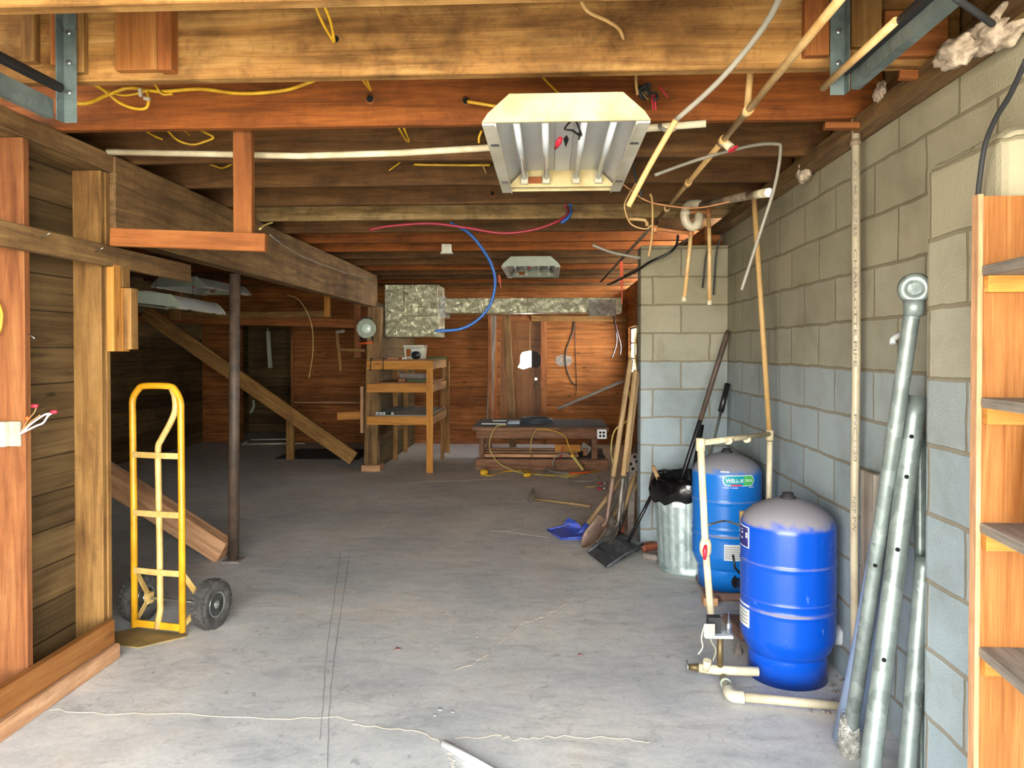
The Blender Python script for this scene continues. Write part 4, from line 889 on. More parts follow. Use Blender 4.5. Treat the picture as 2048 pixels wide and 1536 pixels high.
# ================================================================== HAND TRUCK
ht = thing('hand_truck', 'yellow two wheeled hand truck standing by the left stud wall', 'hand truck', (-1.972, 3.67, 0), rotz=-.20)
hw = .142; top = 1.245; ln_ = .0
def shear(mb):
    for q in mb.v: q.x -= .042*q.z
    return mb
def LT(name, pts, r, mat, n=0, seg=14, **k): return mk(name, shear(MB().tube(S(pts, n) if n else pts, r, seg)), mat, ht, local=True, **k)
ld = .06; yb = lambda z: ld*z/1.25
loop = [(-hw, 0, .02), (-hw, yb(.6), .6), (-hw-.004, yb(1.1), 1.1), (-hw-.002, yb(1.17), 1.175), (-hw+.03, yb(1.22), 1.225), (-hw+.07, yb(top), top), (hw-.07, yb(top), top), (hw-.03, yb(1.22), 1.225), (hw-.0, yb(1.17), 1.17), (hw+.002, yb(1.1), 1.1), (hw+.002, yb(.6), .6), (hw, 0, .02)]
LT('side_rails', [loop[0], loop[1], loop[2]]+S(loop[2:10], 5)[1:]+[loop[10], loop[11]], .0168, 'yellow')
LT('center_tube', [(hw-.05, yb(top)-.002, top-.012)]+S([(hw-.035, yb(1.2), 1.2), (hw-.03, yb(1.13), 1.13), (hw-.06, yb(1.06), 1.06), (hw-.115, yb(.98), .975), (hw-.135, yb(.93), .93), (hw-.135, yb(.8), .8)], 4)+[(hw-.13, yb(.4), .4), (hw-.125, .0, .12), (hw-.138, -.012, .03)], .0155, 'paley')
for z in (.895, .60, .31): mk('cross_bar', shear(MB().beam((-hw, yb(z)-.012, z), (0, yb(z)-.02, z), .005, .03).beam((0, yb(z)-.02, z), (hw, yb(z)-.012, z), .005, .03)), 'paley', ht, local=True)
mk('cross_bar', MB().beam((-hw, -.01, .045), (hw, -.01, .045), .008, .035), 'yellow', ht, local=True)
mk('toe_plate', MB().prism([(-hw-.02, .02, 0), (hw+.02, .02, 0), (hw+.025, -.015, 0), (hw-.10, -.185, 0), (-hw+.03, -.185, 0), (-hw-.10, -.08, 0)][:], (0, 0, .006)), 'toe', ht, local=True)
mk('axle', MB().tube([(-.25, .13, .125), (.25, .13, .125)], .009, 10), 'chrome', ht, local=True)
for s_ in (-1, 1):
    br = mk('axle_bracket', MB().beam((s_*(hw-.002), .012, .30), (s_*(hw+.02), .13, .13), .006, .028).beam((s_*(hw-.002), .012, .05), (s_*(hw+.02), .13, .13), .006, .028).box(s_*(hw+.02)-.012, s_*(hw+.02)+.012, .105, .15, .10, .155), 'paley', ht, local=True)
    cx = s_*.215; w = MB()
    prof = []; R_, rw = .125, .042
    for i in range(13):
        a = PI*(i/12)-.0; prof.append((R_-.034+.034*math.sin(a)**.7 if 0 < i < 12 else R_-.036, -rw*math.cos(a)))
    prof = [(.06, -.03), (.07, -.036)]+prof+[(.07, .036), (.06, .03)]
    wheel = mk('tire', w.lathe((cx, .13, .1255), prof, 48, (1, 0, 0)), 'rubber', ht, local=True)
    tr = MB()
    for k in range(30):
        for row, o_ in ((-.026, 0), (0, .5), (.026, 0)):
            a = 2*PI*(k+o_)/30; ct, sn = math.cos(a), math.sin(a); rr = R_-.003 - (.006 if row else 0); c_ = V(cx+row, .13+rr*sn, .1255+rr*ct)
            tr.obox(c_, (.0085, 0, 0), V(0, ct, -sn)*.0095, V(0, sn, ct)*.0065)
    mk('tread', tr, 'rubber', wheel, local=True)
    mk('wheel_rim', MB().lathe((cx, .13, .1255), [(.012, .034*s_), (.02, .034*s_), (.022, .016*s_), (.05, .012*s_), (.056, .028*s_), (.064, .037*s_), (.066, .03*s_)] if 1 else 0, 32, (1, 0, 0)).lathe((cx, .13, .1255), [(.012, -.034*s_), (.02, -.034*s_), (.022, -.016*s_), (.05, -.012*s_), (.056, -.028*s_), (.064, -.037*s_), (.066, -.03*s_)], 32, (1, 0, 0)), 'chrome', ht, local=True)
    for k in range(4): a = PI/4+k*PI/2; mk('lug', MB().lathe((cx+s_*.013, .13+.036*math.cos(a), .1255+.036*math.sin(a)), [(.006, 0), (.006, .006*s_)], 8, (1, 0, 0)), 'nut', ht, local=True)

# ================================================================== GARAGE DOOR HARDWARE
def hanger(xa, lab, s_):
    t = thing('track_hanger', lab, 'bracket', (xa, J(1)-.1, 2.2)); y = J(1)-.04
    zb = 1.43+(.815 if s_ > 0 else .765)
    m = MB().box(xa-.024, xa+.024, y-.006, y-.003, zb, JT-.02).box(xa+.021*s_-.0015, xa+.021*s_+.0015, y-.045, y-.003, zb, JT-.02)
    mk('angle_iron', m, 'track', t, bevel=.001)
    for z in (zb+.1, zb+.2, zb+.3): mk('bolt', MB().lathe((xa, y-.014, z), [(.004, 0), (.009, .002), (.009, .006), (.004, .009)], 8, (0, 1, 0)), 'chrome', t)
    tr = thing('door_track', '%s horizontal garage door track under the ceiling' % ('right' if s_ > 0 else 'left'), 'track', (xa, 1.2, zb)); xt = xa+.026*s_; z0 = zb+.034
    mk('track_channel', MB().box(xt-.003, xt, .05, y-.05, z0-.03, z0+.028).box(min(xt, xt+.025*s_), max(xt, xt+.025*s_), .05, y-.05, z0-.033, z0-.03).box(min(xt, xt+.012*s_), max(xt, xt+.012*s_), .05, y-.05, z0+.028, z0+.031), 'track', tr)
    rod = thing('spring_rod', '%s black round rod running above the garage door track' % ('right' if s_ > 0 else 'left'), 'rod', (xa, 1.2, 2.3))
    mk('rod', MB().tube([(xa+.02*s_, .1, 1.43+.84), (xa+.02*s_, y-.03, 1.43+(.885 if s_ > 0 else .875))], .017, 14), 'blackm', rod)
hanger(.918, 'galvanized angle hanger holding the right garage door track', 1)
hanger(-1.615, 'galvanized angle hanger holding the left garage door track', -1)

# ================================================================== CEILING PIPES AND WIRES
def PH(u, v, h): return PZ(u, v, 1.43+h)
def cab(pts, r, mat, lab, name='electrical_cable', cat='cable', n=5, seg=8, **k): return pipe(name, pts, r, mat, lab, cat, n, seg, **k)
t = thing('conduit', 'long white conduit running across under the joists behind the big light fixture', 'conduit', (-.5, 3.1, 2.3))
mk('conduit_pipe', MB().tube([PY(215, 304, 3.4), PY(600, 312, 3.35), PY(800, 306, 3.3), PY(972, 296, 3.22), PY(1300, 256, 3.0), PY(1412, 247, 2.96)], .0145, 14), 'ivory', t)
pipe('stub_pipe', [PY(1646, 176, 2.5), PY(1792, 42, 2.06)], .012, 'cream', 'cream pipe stub running behind the right garage door track', 'pipe')
# main water line along the joists
X0 = .705
wl = thing('water_line', 'cream water pipe running back along the underside of the joists with a red hose valve', 'pipe', (X0, 3.4, 2.28))
def wlp(u, v): 
    p = PX(u, v, X0); return p
P0 = V(X0, 1.2, 1.43+.855); P1 = V(X0, 3.12, 1.43+.855); P2 = V(X0+.0, 5.1, 1.43+.855)
mk('near_run', MB().tube([P0, P1], .0125, 12), 'cream', wl); mk('mid_run', MB().tube([P1, P2], .0125, 12), 'tan', wl)
mk('far_run', MB().tube([P2, V(.64, 9.5, 1.43+.86)], .0125, 10), 'darkpipe', wl, label='dusty grey far run')
for yy in (2.74, 3.12, 3.9, 4.6): mk('coupling', MB().tube([V(X0, yy-.03, 2.285), V(X0, yy+.03, 2.285)], .018, 12), 'cream', wl)
mk('branch_pipe', MB().tube([V(X0+.0, 2.74, 2.285), V(X0+.02, 2.735, 2.56)], .012, 10), 'tan', wl)
mk('hose_valve', MB().tube([V(X0, 3.12, 2.285), V(X0+.03, 3.1, 2.25)], .018, 12), 'ivory', wl)
mk('valve_wheel', MB().lathe(V(X0+.035, 3.09, 2.243), [(.006, -.004), (.022, -.003), (.026, 0), (.022, .003)], 7, (.5, -.2, -1), wob=.1), 'redp', wl, label='red hose valve wheel')
pipe('drain_line', [V(1.06, 5.75, 2.275), V(.93, 7.6, 2.28), V(.80, 9.6, 2.28)], .014, 'darkpipe', 'second dusty grey pipe running back above the block return wall', 'pipe')
Y5 = 4.6
sp = thing('supply_drop', 'tan supply pipe dropping in two bends in front of the block return wall', 'pipe', PY(1368, 603, Y5))
q = [PY(1311, 440, 5.0), PY(1310, 458, Y5), PY(1382, 466, Y5), PY(1379, 500, Y5), PY(1368, 603, Y5)]
q[0] = V(X0, 5.02, 2.275)
mk('copper_pipe', MB().tube(q[:3], .0125, 12), 'copper', sp); mk('drop_pipe', MB().tube(q[2:], .0125, 12), 'cream', sp)
for p in (q[1], q[2]): mk('elbow', MB().tube([p-V(0, 0, .02), p+V(0, 0, .02)], .017, 10), 'copper', sp)
mk('end_cap', MB().tube([q[4], q[4]+V(0, 0, .03)], .016, 10), 'ivory', sp)
sp = thing('supply_drop', 'tan supply pipe dropping straight, nearer the block corner', 'pipe', PY(1419, 610, Y5-.1)); y5 = Y5-.1
y5 = 4.73; q = [PY(1384, 424, y5), PY(1417, 424, y5), PY(1419, 500, y5), PY(1419, 610, y5)]
mk('copper_pipe', MB().tube([V(q[0].x-.02, q[0].y, JB+.01), q[0]-V(.02, 0, 0)]+q[:2], .0125, 12), 'copper', sp); mk('drop_pipe', MB().tube(q[1:], .0125, 12), 'cream', sp)
mk('elbow', MB().tube([q[1]-V(0, 0, .03), q[1]+V(0, 0, .018)], .017, 10), 'copper', sp); mk('end_cap', MB().tube([q[3], q[3]+V(0, 0, .03)], .016, 10), 'ivory', sp)
dp = thing('drain_pipe', 'cream drain pipe with open end and white trap hanging under the joists', 'pipe', PY(1385, 460, 4.3))
de = PY(1538, 385, 3.5); d1 = PY(1498, 391, 3.85); d2 = PY(1400, 412, 4.32)
mk('open_pipe', MB().tube([de, d1], .021, 16), 'ivory', dp); mk('end_disc', MB().lathe(de, [(0, -.001), (.0212, -.001), (.0212, .001), (0, .001)], 20, de-d1), 'inkw', dp)
mk('dusty_run', MB().tube([d1, d2], .021, 14), 'darkpipe', dp)
yT = 4.25; cT = PY(1384, 434, yT)
mk('trap', MB().tube(S([PY(1400, 408, yT+.08), PY(1378, 410, yT+.04), PY(1370, 424, yT), PY(1372, 444, yT), PY(1385, 454, yT), PY(1396, 446, yT), PY(1398, 430, yT+.03)], 6), .025, 18), 'pvc', dp, label='white U shaped trap')
mk('trap_collar', MB().tube([PY(1370, 424, yT), PY(1370.5, 430, yT)], .0285, 16), 'white', dp)
cab([V(.53, 1.72, 2.26), PY(1530, 50, 1.95), PY(1440, 160, 2.15), PY(1352, 240, 2.3)], .008, 'greyc', 'grey upper half of the long tube hanging diagonally right of the big fixture', 'hanging_tube', 'tube', seg=10)
cab([PY(1352, 240, 2.3), PY(1300, 330, 2.36), PY(1257, 412, 2.42)], .0095, 'tan', 'stiff tan lower length of the long diagonal tube ending in the open', 'hanging_tube', 'tube', seg=10)
cab([PY(1310, 350, 3.2), PY(1400, 318, 3.25), PY(1500, 292, 3.3), PY(1552, 288, 3.35), PY(1561, 300, 3.35), PY(1550, 370, 3.35), PY(1522, 460, 3.4), PY(1483, 580, 3.45)], .0075, 'greyc', 'long grey flexible tube arching by the red valve and hanging before the block wall', 'flexible_tube', 'tube', n=8)
cab([PY(1185, 490, 4.9), PY(1225, 505, 4.9), PY(1281, 516, 4.9)], .009, 'greyc', 'short grey tube offcut jutting left of the block return wall', 'tube_offcut', 'tube')
cab([PY(1356, 470, 5.3), PY(1352, 492, 5.3), PY(1335, 508, 5.3), PY(1300, 524, 5.35), PY(1268, 545, 5.6), PY(1215, 570, 6.2)], .009, 'black', 'black cable pair sagging over the top of the block return wall')
cab([PY(1421, 480, 5.38), PY(1412, 515, 5.4), PY(1408, 550, 5.42), PY(1405, 576, 5.42)], .006, 'black', 'left black wire hanging on the block return wall')
cab([PY(1445, 465, 5.38), PY(1434, 500, 5.4), PY(1430, 540, 5.42), PY(1427, 590, 5.42)], .006, 'black', 'right black wire hanging on the block return wall')
cab([PY(1242, 365, 4.0), PY(1290, 400, 4.0), PY(1340, 412, 4.0), PY(1390, 416, 4.0), PY(1440, 408, 4.0), PY(1490, 394, 4.0)], .004, 'copper', 'thin copper wire swagging past the white trap', 'copper_wire', 'wire')
cab([PY(1300, 388, 4.1), PY(1304, 400, 4.1), PY(1305, 440, 4.1), PY(1303, 480, 4.1), PY(1297, 512, 4.1)], .006, 'tan', 'tan frayed wire hanging in front of the supply pipes')
cab([PY(1272, 366, 3.9), PY(1252, 400, 3.9), PY(1250, 420, 3.9), PY(1262, 448, 3.9), PY(1290, 458, 3.9), PY(1303, 450, 3.9)], .004, 'tan', 'thin loose wire loop below the diagonal tube', 'wire_loop', 'wire')
cab([PY(1258, 438, 4.6), PY(1290, 440, 4.6), PY(1294, 452, 4.6)], .011, 'cream', 'short yellowed elbow pipe below the diagonal tube', 'elbow_pipe', 'pipe', n=2)
cab([PY(1267, 330, 3.62), PY(1270, 350, 3.62), PY(1284, 395, 3.65)], .006, 'blackm', 'dark cable dropping beside the right edge of the big fixture')
# knot of old wires near the fixture
kn = thing('junction_tangle', 'tangle of old dark wires with red ends beside the big fixture top', 'wiring', PY(1287, 190, 2.9))
cK = PY(1287, 188, 2.95)
mk('wire_bundle', MB().tube(S([cK+V(random.uniform(-.05, .05), random.uniform(-.02, .02), random.uniform(-.035, .035)) for _ in range(12)], 4), .006, 6), 'blackm', kn)
mk('wire_bundle', MB().tube(S([cK+V(random.uniform(-.04, .05), random.uniform(-.02, .02), random.uniform(-.03, .03)) for _ in range(9)], 4), .005, 6), 'nut', kn)
for dx in (.0, .01): mk('red_wire', MB().tube([cK+V(.03+dx, -.02, -.01), cK+V(.035+dx, -.02, -.07)], .003, 6), 'redp', kn)
mk('red_wire', MB().tube([cK+V(.06, -.02, .02), cK+V(.09, -.02, -.02)], .003, 6), 'redp', kn)
cab([PY(1273, 145, 2.9), PY(1272, 165, 2.9), PY(1275, 190, 2.92)], .006, 'tan', 'short pale cable dropping into the dark wire tangle')
cab([PY(1160, -6, 2.3), PY(1175, 22, 2.3), PY(1215, 42, 2.36), PY(1238, 58, 2.42), PY(1247, 78, 2.475)], .006, 'tan', 'pale cable curving into a bored hole in the big joist')
cab([PY(1320, 250, 2.95), PY(1322, 256, 2.9), PY(1336, 262, 2.88), PY(1350, 258, 2.88)], .008, 'greyc', 'short grey cable bit at the white conduit right of the fixture')
# bored holes with chipped wood (children of nothing: small dark plugs)
for (u, v, k_, w, lab) in ((1250, 75, 1, 14, 'right of centre in the big near joist'), (932, 202, 2, 8, 'in the reddish joist left of the fixture'), (740, 198, 2, 9, 'in the reddish joist above the dining of yellow wires'), (985, 388, 5, 5, 'in the joist under the fixture')):
    if 'dining' in lab: lab = 'in the reddish joist where two yellow wires dip'
    y = J(k_); p = PY(u, v, y); s_ = w*y/1500
    hb = thing('bored_hole', 'dark bored hole with chipped edge '+lab, 'hole', p)
    mk('hole_rim', MB().lathe(p+V(0, -.002, 0), [(0, 0), (s_*1.25, 0), (s_*1.2, .002)], 9, (0, 1, 0), wob=.2), 'orange', hb); mk('hole_dark', MB().lathe(p+V(0, -.0035, 0), [(0, 0), (s_*.8, 0), (s_*.8, .002)], 12, (0, 1, 0)), 'hole', hb)
for (u, v, lab) in ((1386, 64, 'upper'), (1432, 107, 'lower')):
    p = PY(u, v, J(1)); simple('diamond_plug', MB().prism([p+V(0, -.002, .016), p+V(.018, -.002, 0), p+V(0, -.002, -.018), p+V(-.018, -.002, 0)], (0, .002, 0)), 'old', '%s dark diamond shaped plug on the tan joist at upper right' % lab, 'plug')
R_ = .0048; yl = 'yellow cable '
cab([PY(-8, 196, 2.75), PY(20, 193, 2.75)], R_, 'romex', yl+'end at the left edge behind the track')
cab([PY(122, 200, 2.86), PY(170, 207, 2.9), PY(215, 190, 2.96), PY(260, 176, 2.99), PY(320, 183, 2.99), PY(400, 178, 2.99), PY(480, 187, 2.99), PY(560, 182, 2.99), PY(600, 172, 2.97), PY(636, 157, 2.9)], .0075, 'romex', 'longest yellow cable stretched along the reddish joist at upper left')
cab([PY(174, 160, 2.85), PY(210, 182, 2.95), PY(240, 206, 2.98), PY(270, 217, 2.98), PY(292, 216, 2.98), PY(297, 200, 2.98), PY(294, 184, 2.98)], .0065, 'romex', yl+'looping down and back up to the white staples')
cab([PY(300, 160, 2.85), PY(312, 172, 2.95), PY(324, 188, 2.98), PY(345, 188, 2.99)], R_, 'romex', yl+'short tail crossing onto the long run')
cab([PY(200, 176, 2.97), PY(240, 190, 2.97), PY(272, 188, 2.97), PY(296, 180, 2.97)], R_, 'romex', yl+'second strand under the long run near the staples')
for i, (u0, v0, u1, v1) in enumerate(((280, 178, 282, 193), (288, 197, 300, 199))):
    a, b = PY(u0, v0, 2.955), PY(u1, v1, 2.955); simple('cable_staple', MB().beam(a, b+V(.0001, 0, 0), .012, .012, (0, 1, 0)), 'white', 'white cable staple, %s of two near the upper left' % ('upper' if i == 0 else 'lower'), 'staple')
cab([PY(628, 4, 2.3), PY(645, 45, 2.36), PY(664, 78, 2.45), PY(668, 80, 2.46), PY(660, 40, 2.36), PY(645, 4, 2.3)], R_, 'romex', yl+'loop dipping in front of the big near joist')
simple('bored_hole', MB().lathe(PY(671, 78, J(1)-.003), [(0, 0), (.012, 0), (.012, .003)], 10, (0, 1, 0)), 'hole', 'dark bored hole where the yellow loop enters the big near joist', 'hole')
cab([PY(722, 155, 2.85), PY(738, 176, 2.98), PY(741, 178, 2.98), PY(732, 155, 2.85)], R_, 'romex', yl+'short v dipping left of the big fixture')
cab([PY(1082, 150, 2.85), PY(1100, 170, 2.9), PY(1121, 190, 2.95)], R_, 'romex', yl+'short bit slanting above the big fixture')
cab([PY(935, 203, 2.98), PY(965, 208, 2.97), PY(1010, 216, 2.97)], .0072, 'romex', yl+'running from bored hole to the big fixture')
cab([PY(285, 257, 3.4), PY(305, 270, 3.5), PY(325, 279, 3.55)], R_, 'romex', yl+'short straight bit below the reddish joist, leftmost')
cab([PY(332, 257, 3.4), PY(355, 280, 3.5), PY(385, 289, 3.54), PY(410, 283, 3.55), PY(427, 275, 3.55), PY(410, 265, 3.52), PY(396, 257, 3.45)], .006, 'romex', yl+'curl below the reddish joist at left')
cab([PY(366, 257, 3.4), PY(380, 271, 3.55)], R_, 'romex', yl+'stub within the curl at left')
cab([PY(798, 257, 3.4), PY(812, 280, 3.55), PY(818, 281, 3.55), PY(808, 257, 3.4)], R_, 'romex', yl+'small v left of the big fixture in the second gap')
cab([PY(828, 329, 4.1), PY(900, 330, 4.1), PY(980, 330, 4.1)], .0068, 'romex', yl+'straight run into the left side of the big fixture')
cab([PY(778, 341, 4.14), PY(800, 325, 4.1)], R_, 'romex', yl+'short bit left of the straight run')
cab([PY(963, 262, 3.0), PY(958, 275, 3.02), PY(958, 286, 3.03)], R_, 'romex', yl+'hanging end at the left corner of the big fixture')
cab([PY(962, 326, 4.12), PY(968, 336, 4.12), PY(972, 346, 4.14)], .004, 'tan', 'tiny tan hook of cable left of the big fixture')
cab([PY(402, 322, 4.1), PY(430, 332, 4.12), PY(446, 336, 4.12), PY(470, 325, 4.1)], R_, 'romex', yl+'dim loop behind the hanging orange board')
cab([PY(520, 458, 3.12), PY(530, 450, 3.2), PY(545, 445, 3.3)], .004, 'cord', 'pale twine bit at the right end of the orange cross board')
# fine wires on the girder
cab([PY(540, 470, 4.95), PY(580, 500, 5.5), PY(625, 522, 6.1), PY(690, 545, 7.2), PY(745, 560, 8.6)], .005, 'greyc', 'thin grey cable stapled along the side of the girder', n=3)
# red and blue water tubes
yR = 5.22
cab([PY(738, 460, yR), PY(780, 452, yR), PY(860, 447, yR), PY(930, 455, yR), PY(1000, 466, yR), PY(1060, 461, yR), PY(1110, 445, yR), PY(1136, 428, yR), PY(1130, 410, yR-.3)], .0095, 'redline', 'crimson water tube swagging under the joists', 'water_tube', 'tube', n=6)
cab([PY(900, 446, yR+.02), PY(935, 464, 5.3), PY(965, 498, 5.35), PY(985, 535, 5.4), PY(990, 570, 5.4), PY(980, 610, 5.4), PY(955, 640, 5.4), PY(920, 658, 5.4), PY(871, 662, 5.4)], .011, 'bluel', 'long blue water tube hanging in a big hoop in front of the duct', 'water_tube', 'tube', n=8, seg=10)
cab([PY(1140, 408, yR-.3), PY(1142, 425, yR), PY(1132, 438, yR), PY(1122, 446, yR), PY(1136, 436, yR), PY(1143, 420, yR)], .011, 'bluel', 'short blue tube coil tied to the end of the crimson tube', 'tube_coil', 'tube')
a, b = PY(882, 489, 6.37), PY(906, 508, 6.37)
cp = thing('ceiling_bracket', 'small white plastic bracket under a joist, alone near the blue tube', 'bracket', (a+b)/2)
mk('bracket_body', MB().box(a.x+.01, b.x-.012, 6.33, 6.39, b.z+.012, a.z), 'white', cp, bevel=.003); mk('bracket_flange', MB().box(a.x, b.x, 6.33, 6.39, b.z, b.z+.012), 'white', cp)
for (u0, v0, u1, v1, yy, w, lab) in ((1243, 523, 1244, 608, 7.2, .018, 'long red ribbon hanging left of the block return wall'), (998, 549, 1002, 576, 9.3, .022, 'short red ribbon hanging left of the farther light fixture')):
    a, b = PY(u0, v0, yy), PY(u1, v1, yy); simple('red_ribbon', MB().beam(a, a.lerp(b, .6), w*1.6, .004, (0, 1, 0)).beam(a.lerp(b, .6), b, w*.6, .004, (0, 1, 0)), 'orangep', lab, 'ribbon')
# long black cable at upper right
cab([PX(2052, 120, 1.05), PX(2020, 190, 1.07), PX(1990, 240, 1.08), PX(1968, 300, 1.09), PX(1954, 405, 1.10)], .0065, 'blackm', 'long black cable hanging over the block pier at the right edge')
cab([PY(1910, -5, 1.7), PY(1960, 30, 1.75), PY(1985, 48, 1.8)], .008, 'blackm', 'black cable passing behind the insulation at the top right')
# wedges on the wall plate and insulation
bar('plate_wedge', PY(1797, 150, 2.55), PY(1896, 151, 2.52), .03, .03, 'orange', 'small orange wedge of wood jutting from the wall plate, upper one', 'wedge')
bar('plate_wedge', PY(1648, 252, 3.02), PY(1755, 252, 3.0), .04, .025, 'orange', 'small orange wedge of wood crossing the top of the white pole', 'wedge')
def fluff(name, c, sx, sy, sz, lab, seed, n=1):
    rnd = random.Random(seed); mb = MB()
    import bmesh
    bm = bmesh.new(); bmesh.ops.create_icosphere(bm, subdivisions=4, radius=1)
    from mathutils import noise
    for v in bm.verts:
        p = v.co.copy(); d = 1+.38*noise.noise(p*1.7+V(seed, 0, 0))+.22*noise.noise(p*4.1+V(0, seed, 0))+.12*noise.noise(p*9)
        v.co = V(c[0]+p.x*sx*d, c[1]+p.y*sy*d, c[2]+p.z*sz*d)
    mb.raw([v.co.copy() for v in bm.verts], [[v.index for v in f.verts] for f in bm.faces], 0, True); bm.free()
    simple(name, mb, 'insul', lab, 'insulation')
p = PX(1990, 62, 1.22); fluff('insulation_clump', (1.22, p.y, p.z+.0), .05, .10, .05, 'big torn clump of greyish insulation over the wall at upper right', 3)
p = PX(1925, 105, 1.2); fluff('insulation_clump', (1.185, p.y, p.z), .045, .09, .04, 'lower grey pink insulation clump hanging from the wall plate at upper right', 5)
p = PX(1606, 345, 1.22); fluff('insulation_clump', (1.225, p.y, p.z), .03, .06, .05, 'small tan insulation tuft stuck at the wall plate past the white pole', 9)
p = PX(1760, 215, 1.2); fluff('insulation_clump', (1.2, p.y, 2.37), .018, .04, .03, 'tiny tan insulation tuft in the second joist gap at right', 12)

# ================================================================== ELECTRICAL BOX ON THE LEFT STUD
yy = 2.826; a, b = PY(-30, 842, yy), PY(44, 892, yy)
eb = thing('electrical_box', 'white electrical box with loose wires on the reddish left stud', 'electrical box', (a+b)/2)
mk('box_body', MB().box(a.x, b.x, yy-.012, yy, b.z, a.z), 'pvc', eb, bevel=.002); c_ = PY(23, 866, yy).x
mk('box_cover', MB().box(a.x, c_, yy-.04, yy-.012, b.z, a.z), 'white', eb, bevel=.003)
w0 = PY(40, 868, yy-.02)
for pts, r, mt in (([w0, PY(62, 848, 2.78), PY(88, 830, 2.75), PY(103, 827, 2.74)], .0035, 'inkw'), ([w0, PY(72, 852, 2.77), PY(86, 846, 2.76), PY(96, 832, 2.75), PY(104, 826, 2.74)], .0035, 'inkw'), ([w0, PY(56, 840, 2.78), PY(68, 826, 2.76), PY(73, 814, 2.76)], .002, 'copper'), ([w0, PY(60, 845, 2.78), PY(80, 830, 2.76)], .002, 'copper')):
    mk('wire', MB().tube(S(pts, 5), r, 7), mt, eb)
for (u, v) in ((108, 824), (70, 812)): p = PY(u, v, 2.74); mk('wire_nut', MB().tube([p-V(.012, 0, 0), p, p+V(.012, 0, .002)], [.006, .008, .004], 10), 'redp', eb)
p = PY(53, 834, 2.78); mk('wire_nut', MB().tube([p, p+V(.006, 0, -.012)], [.009, .006], 8), 'orangep', eb)
simple('yellow_rope_loop', MB().tube(S([PY(-6, 600, 2.8), PY(3, 625, 2.8), PY(1, 655, 2.8), PY(-6, 672, 2.8)], 4), .005, 7), 'romex', 'sliver of yellow cable at the far left edge on the reddish stud', 'cable')

# ================================================================== DUCT
y = 9.3; a, b = PY(769, 569, y), PY(876, 674, y)
du = thing('plenum_box', 'square foil faced duct box hanging beside the far timber post', 'duct', (a.x, y+.3, b.z))
mk('box_shell', MB().box(a.x, b.x, y, y+.6, b.z, a.z), 'duct', du, bevel=.006)
mx_, mz_ = PY(808, 632, y).x, PY(808, 632, y).z
mk('seam', MB().beam((mx_, y-.002, a.z), (mx_, y-.002, mz_), .008, .004, (0, 1, 0)).beam((mx_, y-.002, mz_), (b.x, y-.002, mz_), .004, .008).beam((mx_, y-.002, mz_), (a.x+.03, y-.002, b.z+.02), .004, .008), 'nut', du)
q0, q1 = PY(886, 593, y+.3), PY(1284, 628, y+.3)
dc = thing('air_duct', 'long low foil duct running right from the duct box under the joists', 'duct', (q0.x, y+.3, q1.z))
z0, z1 = PY(1000, 626, y+.15).z, PY(1000, 596, y+.15).z
mk('duct_run', MB().box(b.x+.06, .9, y+.15, y+.5, z0, z1), 'duct', dc, bevel=.004); mk('duct_collar', MB().box(b.x+.001, b.x+.075, y+.12, y+.53, z0-.05, z1+.02), 'foilw', dc)
fa, fb = PY(1178, 600, y+.14), PY(1232, 632, y+.14)
fw = MB(); n = 14; vs = []; fs = []
for i in range(n+1):
    for j in range(9):
        vs.append((fa.x+(fb.x-fa.x)*i/n+random.uniform(-.006, .006), y+.135+random.uniform(-.012, .012), fa.z+(fb.z-fa.z)*j/8+random.uniform(-.006, .006)))
m_ = len(vs); vs += [(x, y+.152, z) for x, _, z in vs]
for i in range(n):
    for j in range(8):
        q = i*9+j; fs += [(q, q+1, q+10, q+9)]
fw.raw(vs, fs); fw.box(fa.x, fb.x, y+.14, y+.149, fb.z, fa.z)
mk('foil_patch', fw, 'foilw', dc, label='crumpled shiny foil wrap')
mk('duct_strap', MB().box(PY(1054, 600, y+.1).x, PY(1054, 600, y+.1).x+.012, y+.145, y+.15, z0, z1), 'nut', dc)
# ================================================================== WORK LIGHT
y = 8.67; c_ = PY(733, 657, y)
wk = thing('work_light', 'round grey work light with red handle hung on the timber post', 'work light', c_)
mk('lamp_housing', MB().lathe(c_+V(0, .0, 0), [(.06, .08), (.095, .03), (.115, .0), (.12, -.02), (.105, -.03), (.085, -.02)], 12, (0, 1, 0)), 'greygreen', wk)
mk('lens', MB().lathe(c_+V(0, -.02, 0), [(.0, -.014), (.045, -.012), (.06, -.006), (.065, .012)], 24, (0, 1, 0)), 'lens', wk)
mk('stand_leg', MB().tube([c_+V(-.07, 0, -.09), c_+V(-.075, -.01, -.17)], .008, 8), 'black', wk); mk('stand_leg', MB().tube([c_+V(.07, 0, -.09), c_+V(.075, -.01, -.17)], .008, 8), 'black', wk)
mk('handle_bar', MB().tube([c_+V(-.09, -.01, -.175), c_+V(.08, -.01, -.165)], .011, 10), 'orangep', wk, label='red orange grip bar')
mk('junction_box', MB().box(c_.x-.05, c_.x+.05, y+.0, y+.07, c_.z+.09, c_.z+.13), 'black', wk)
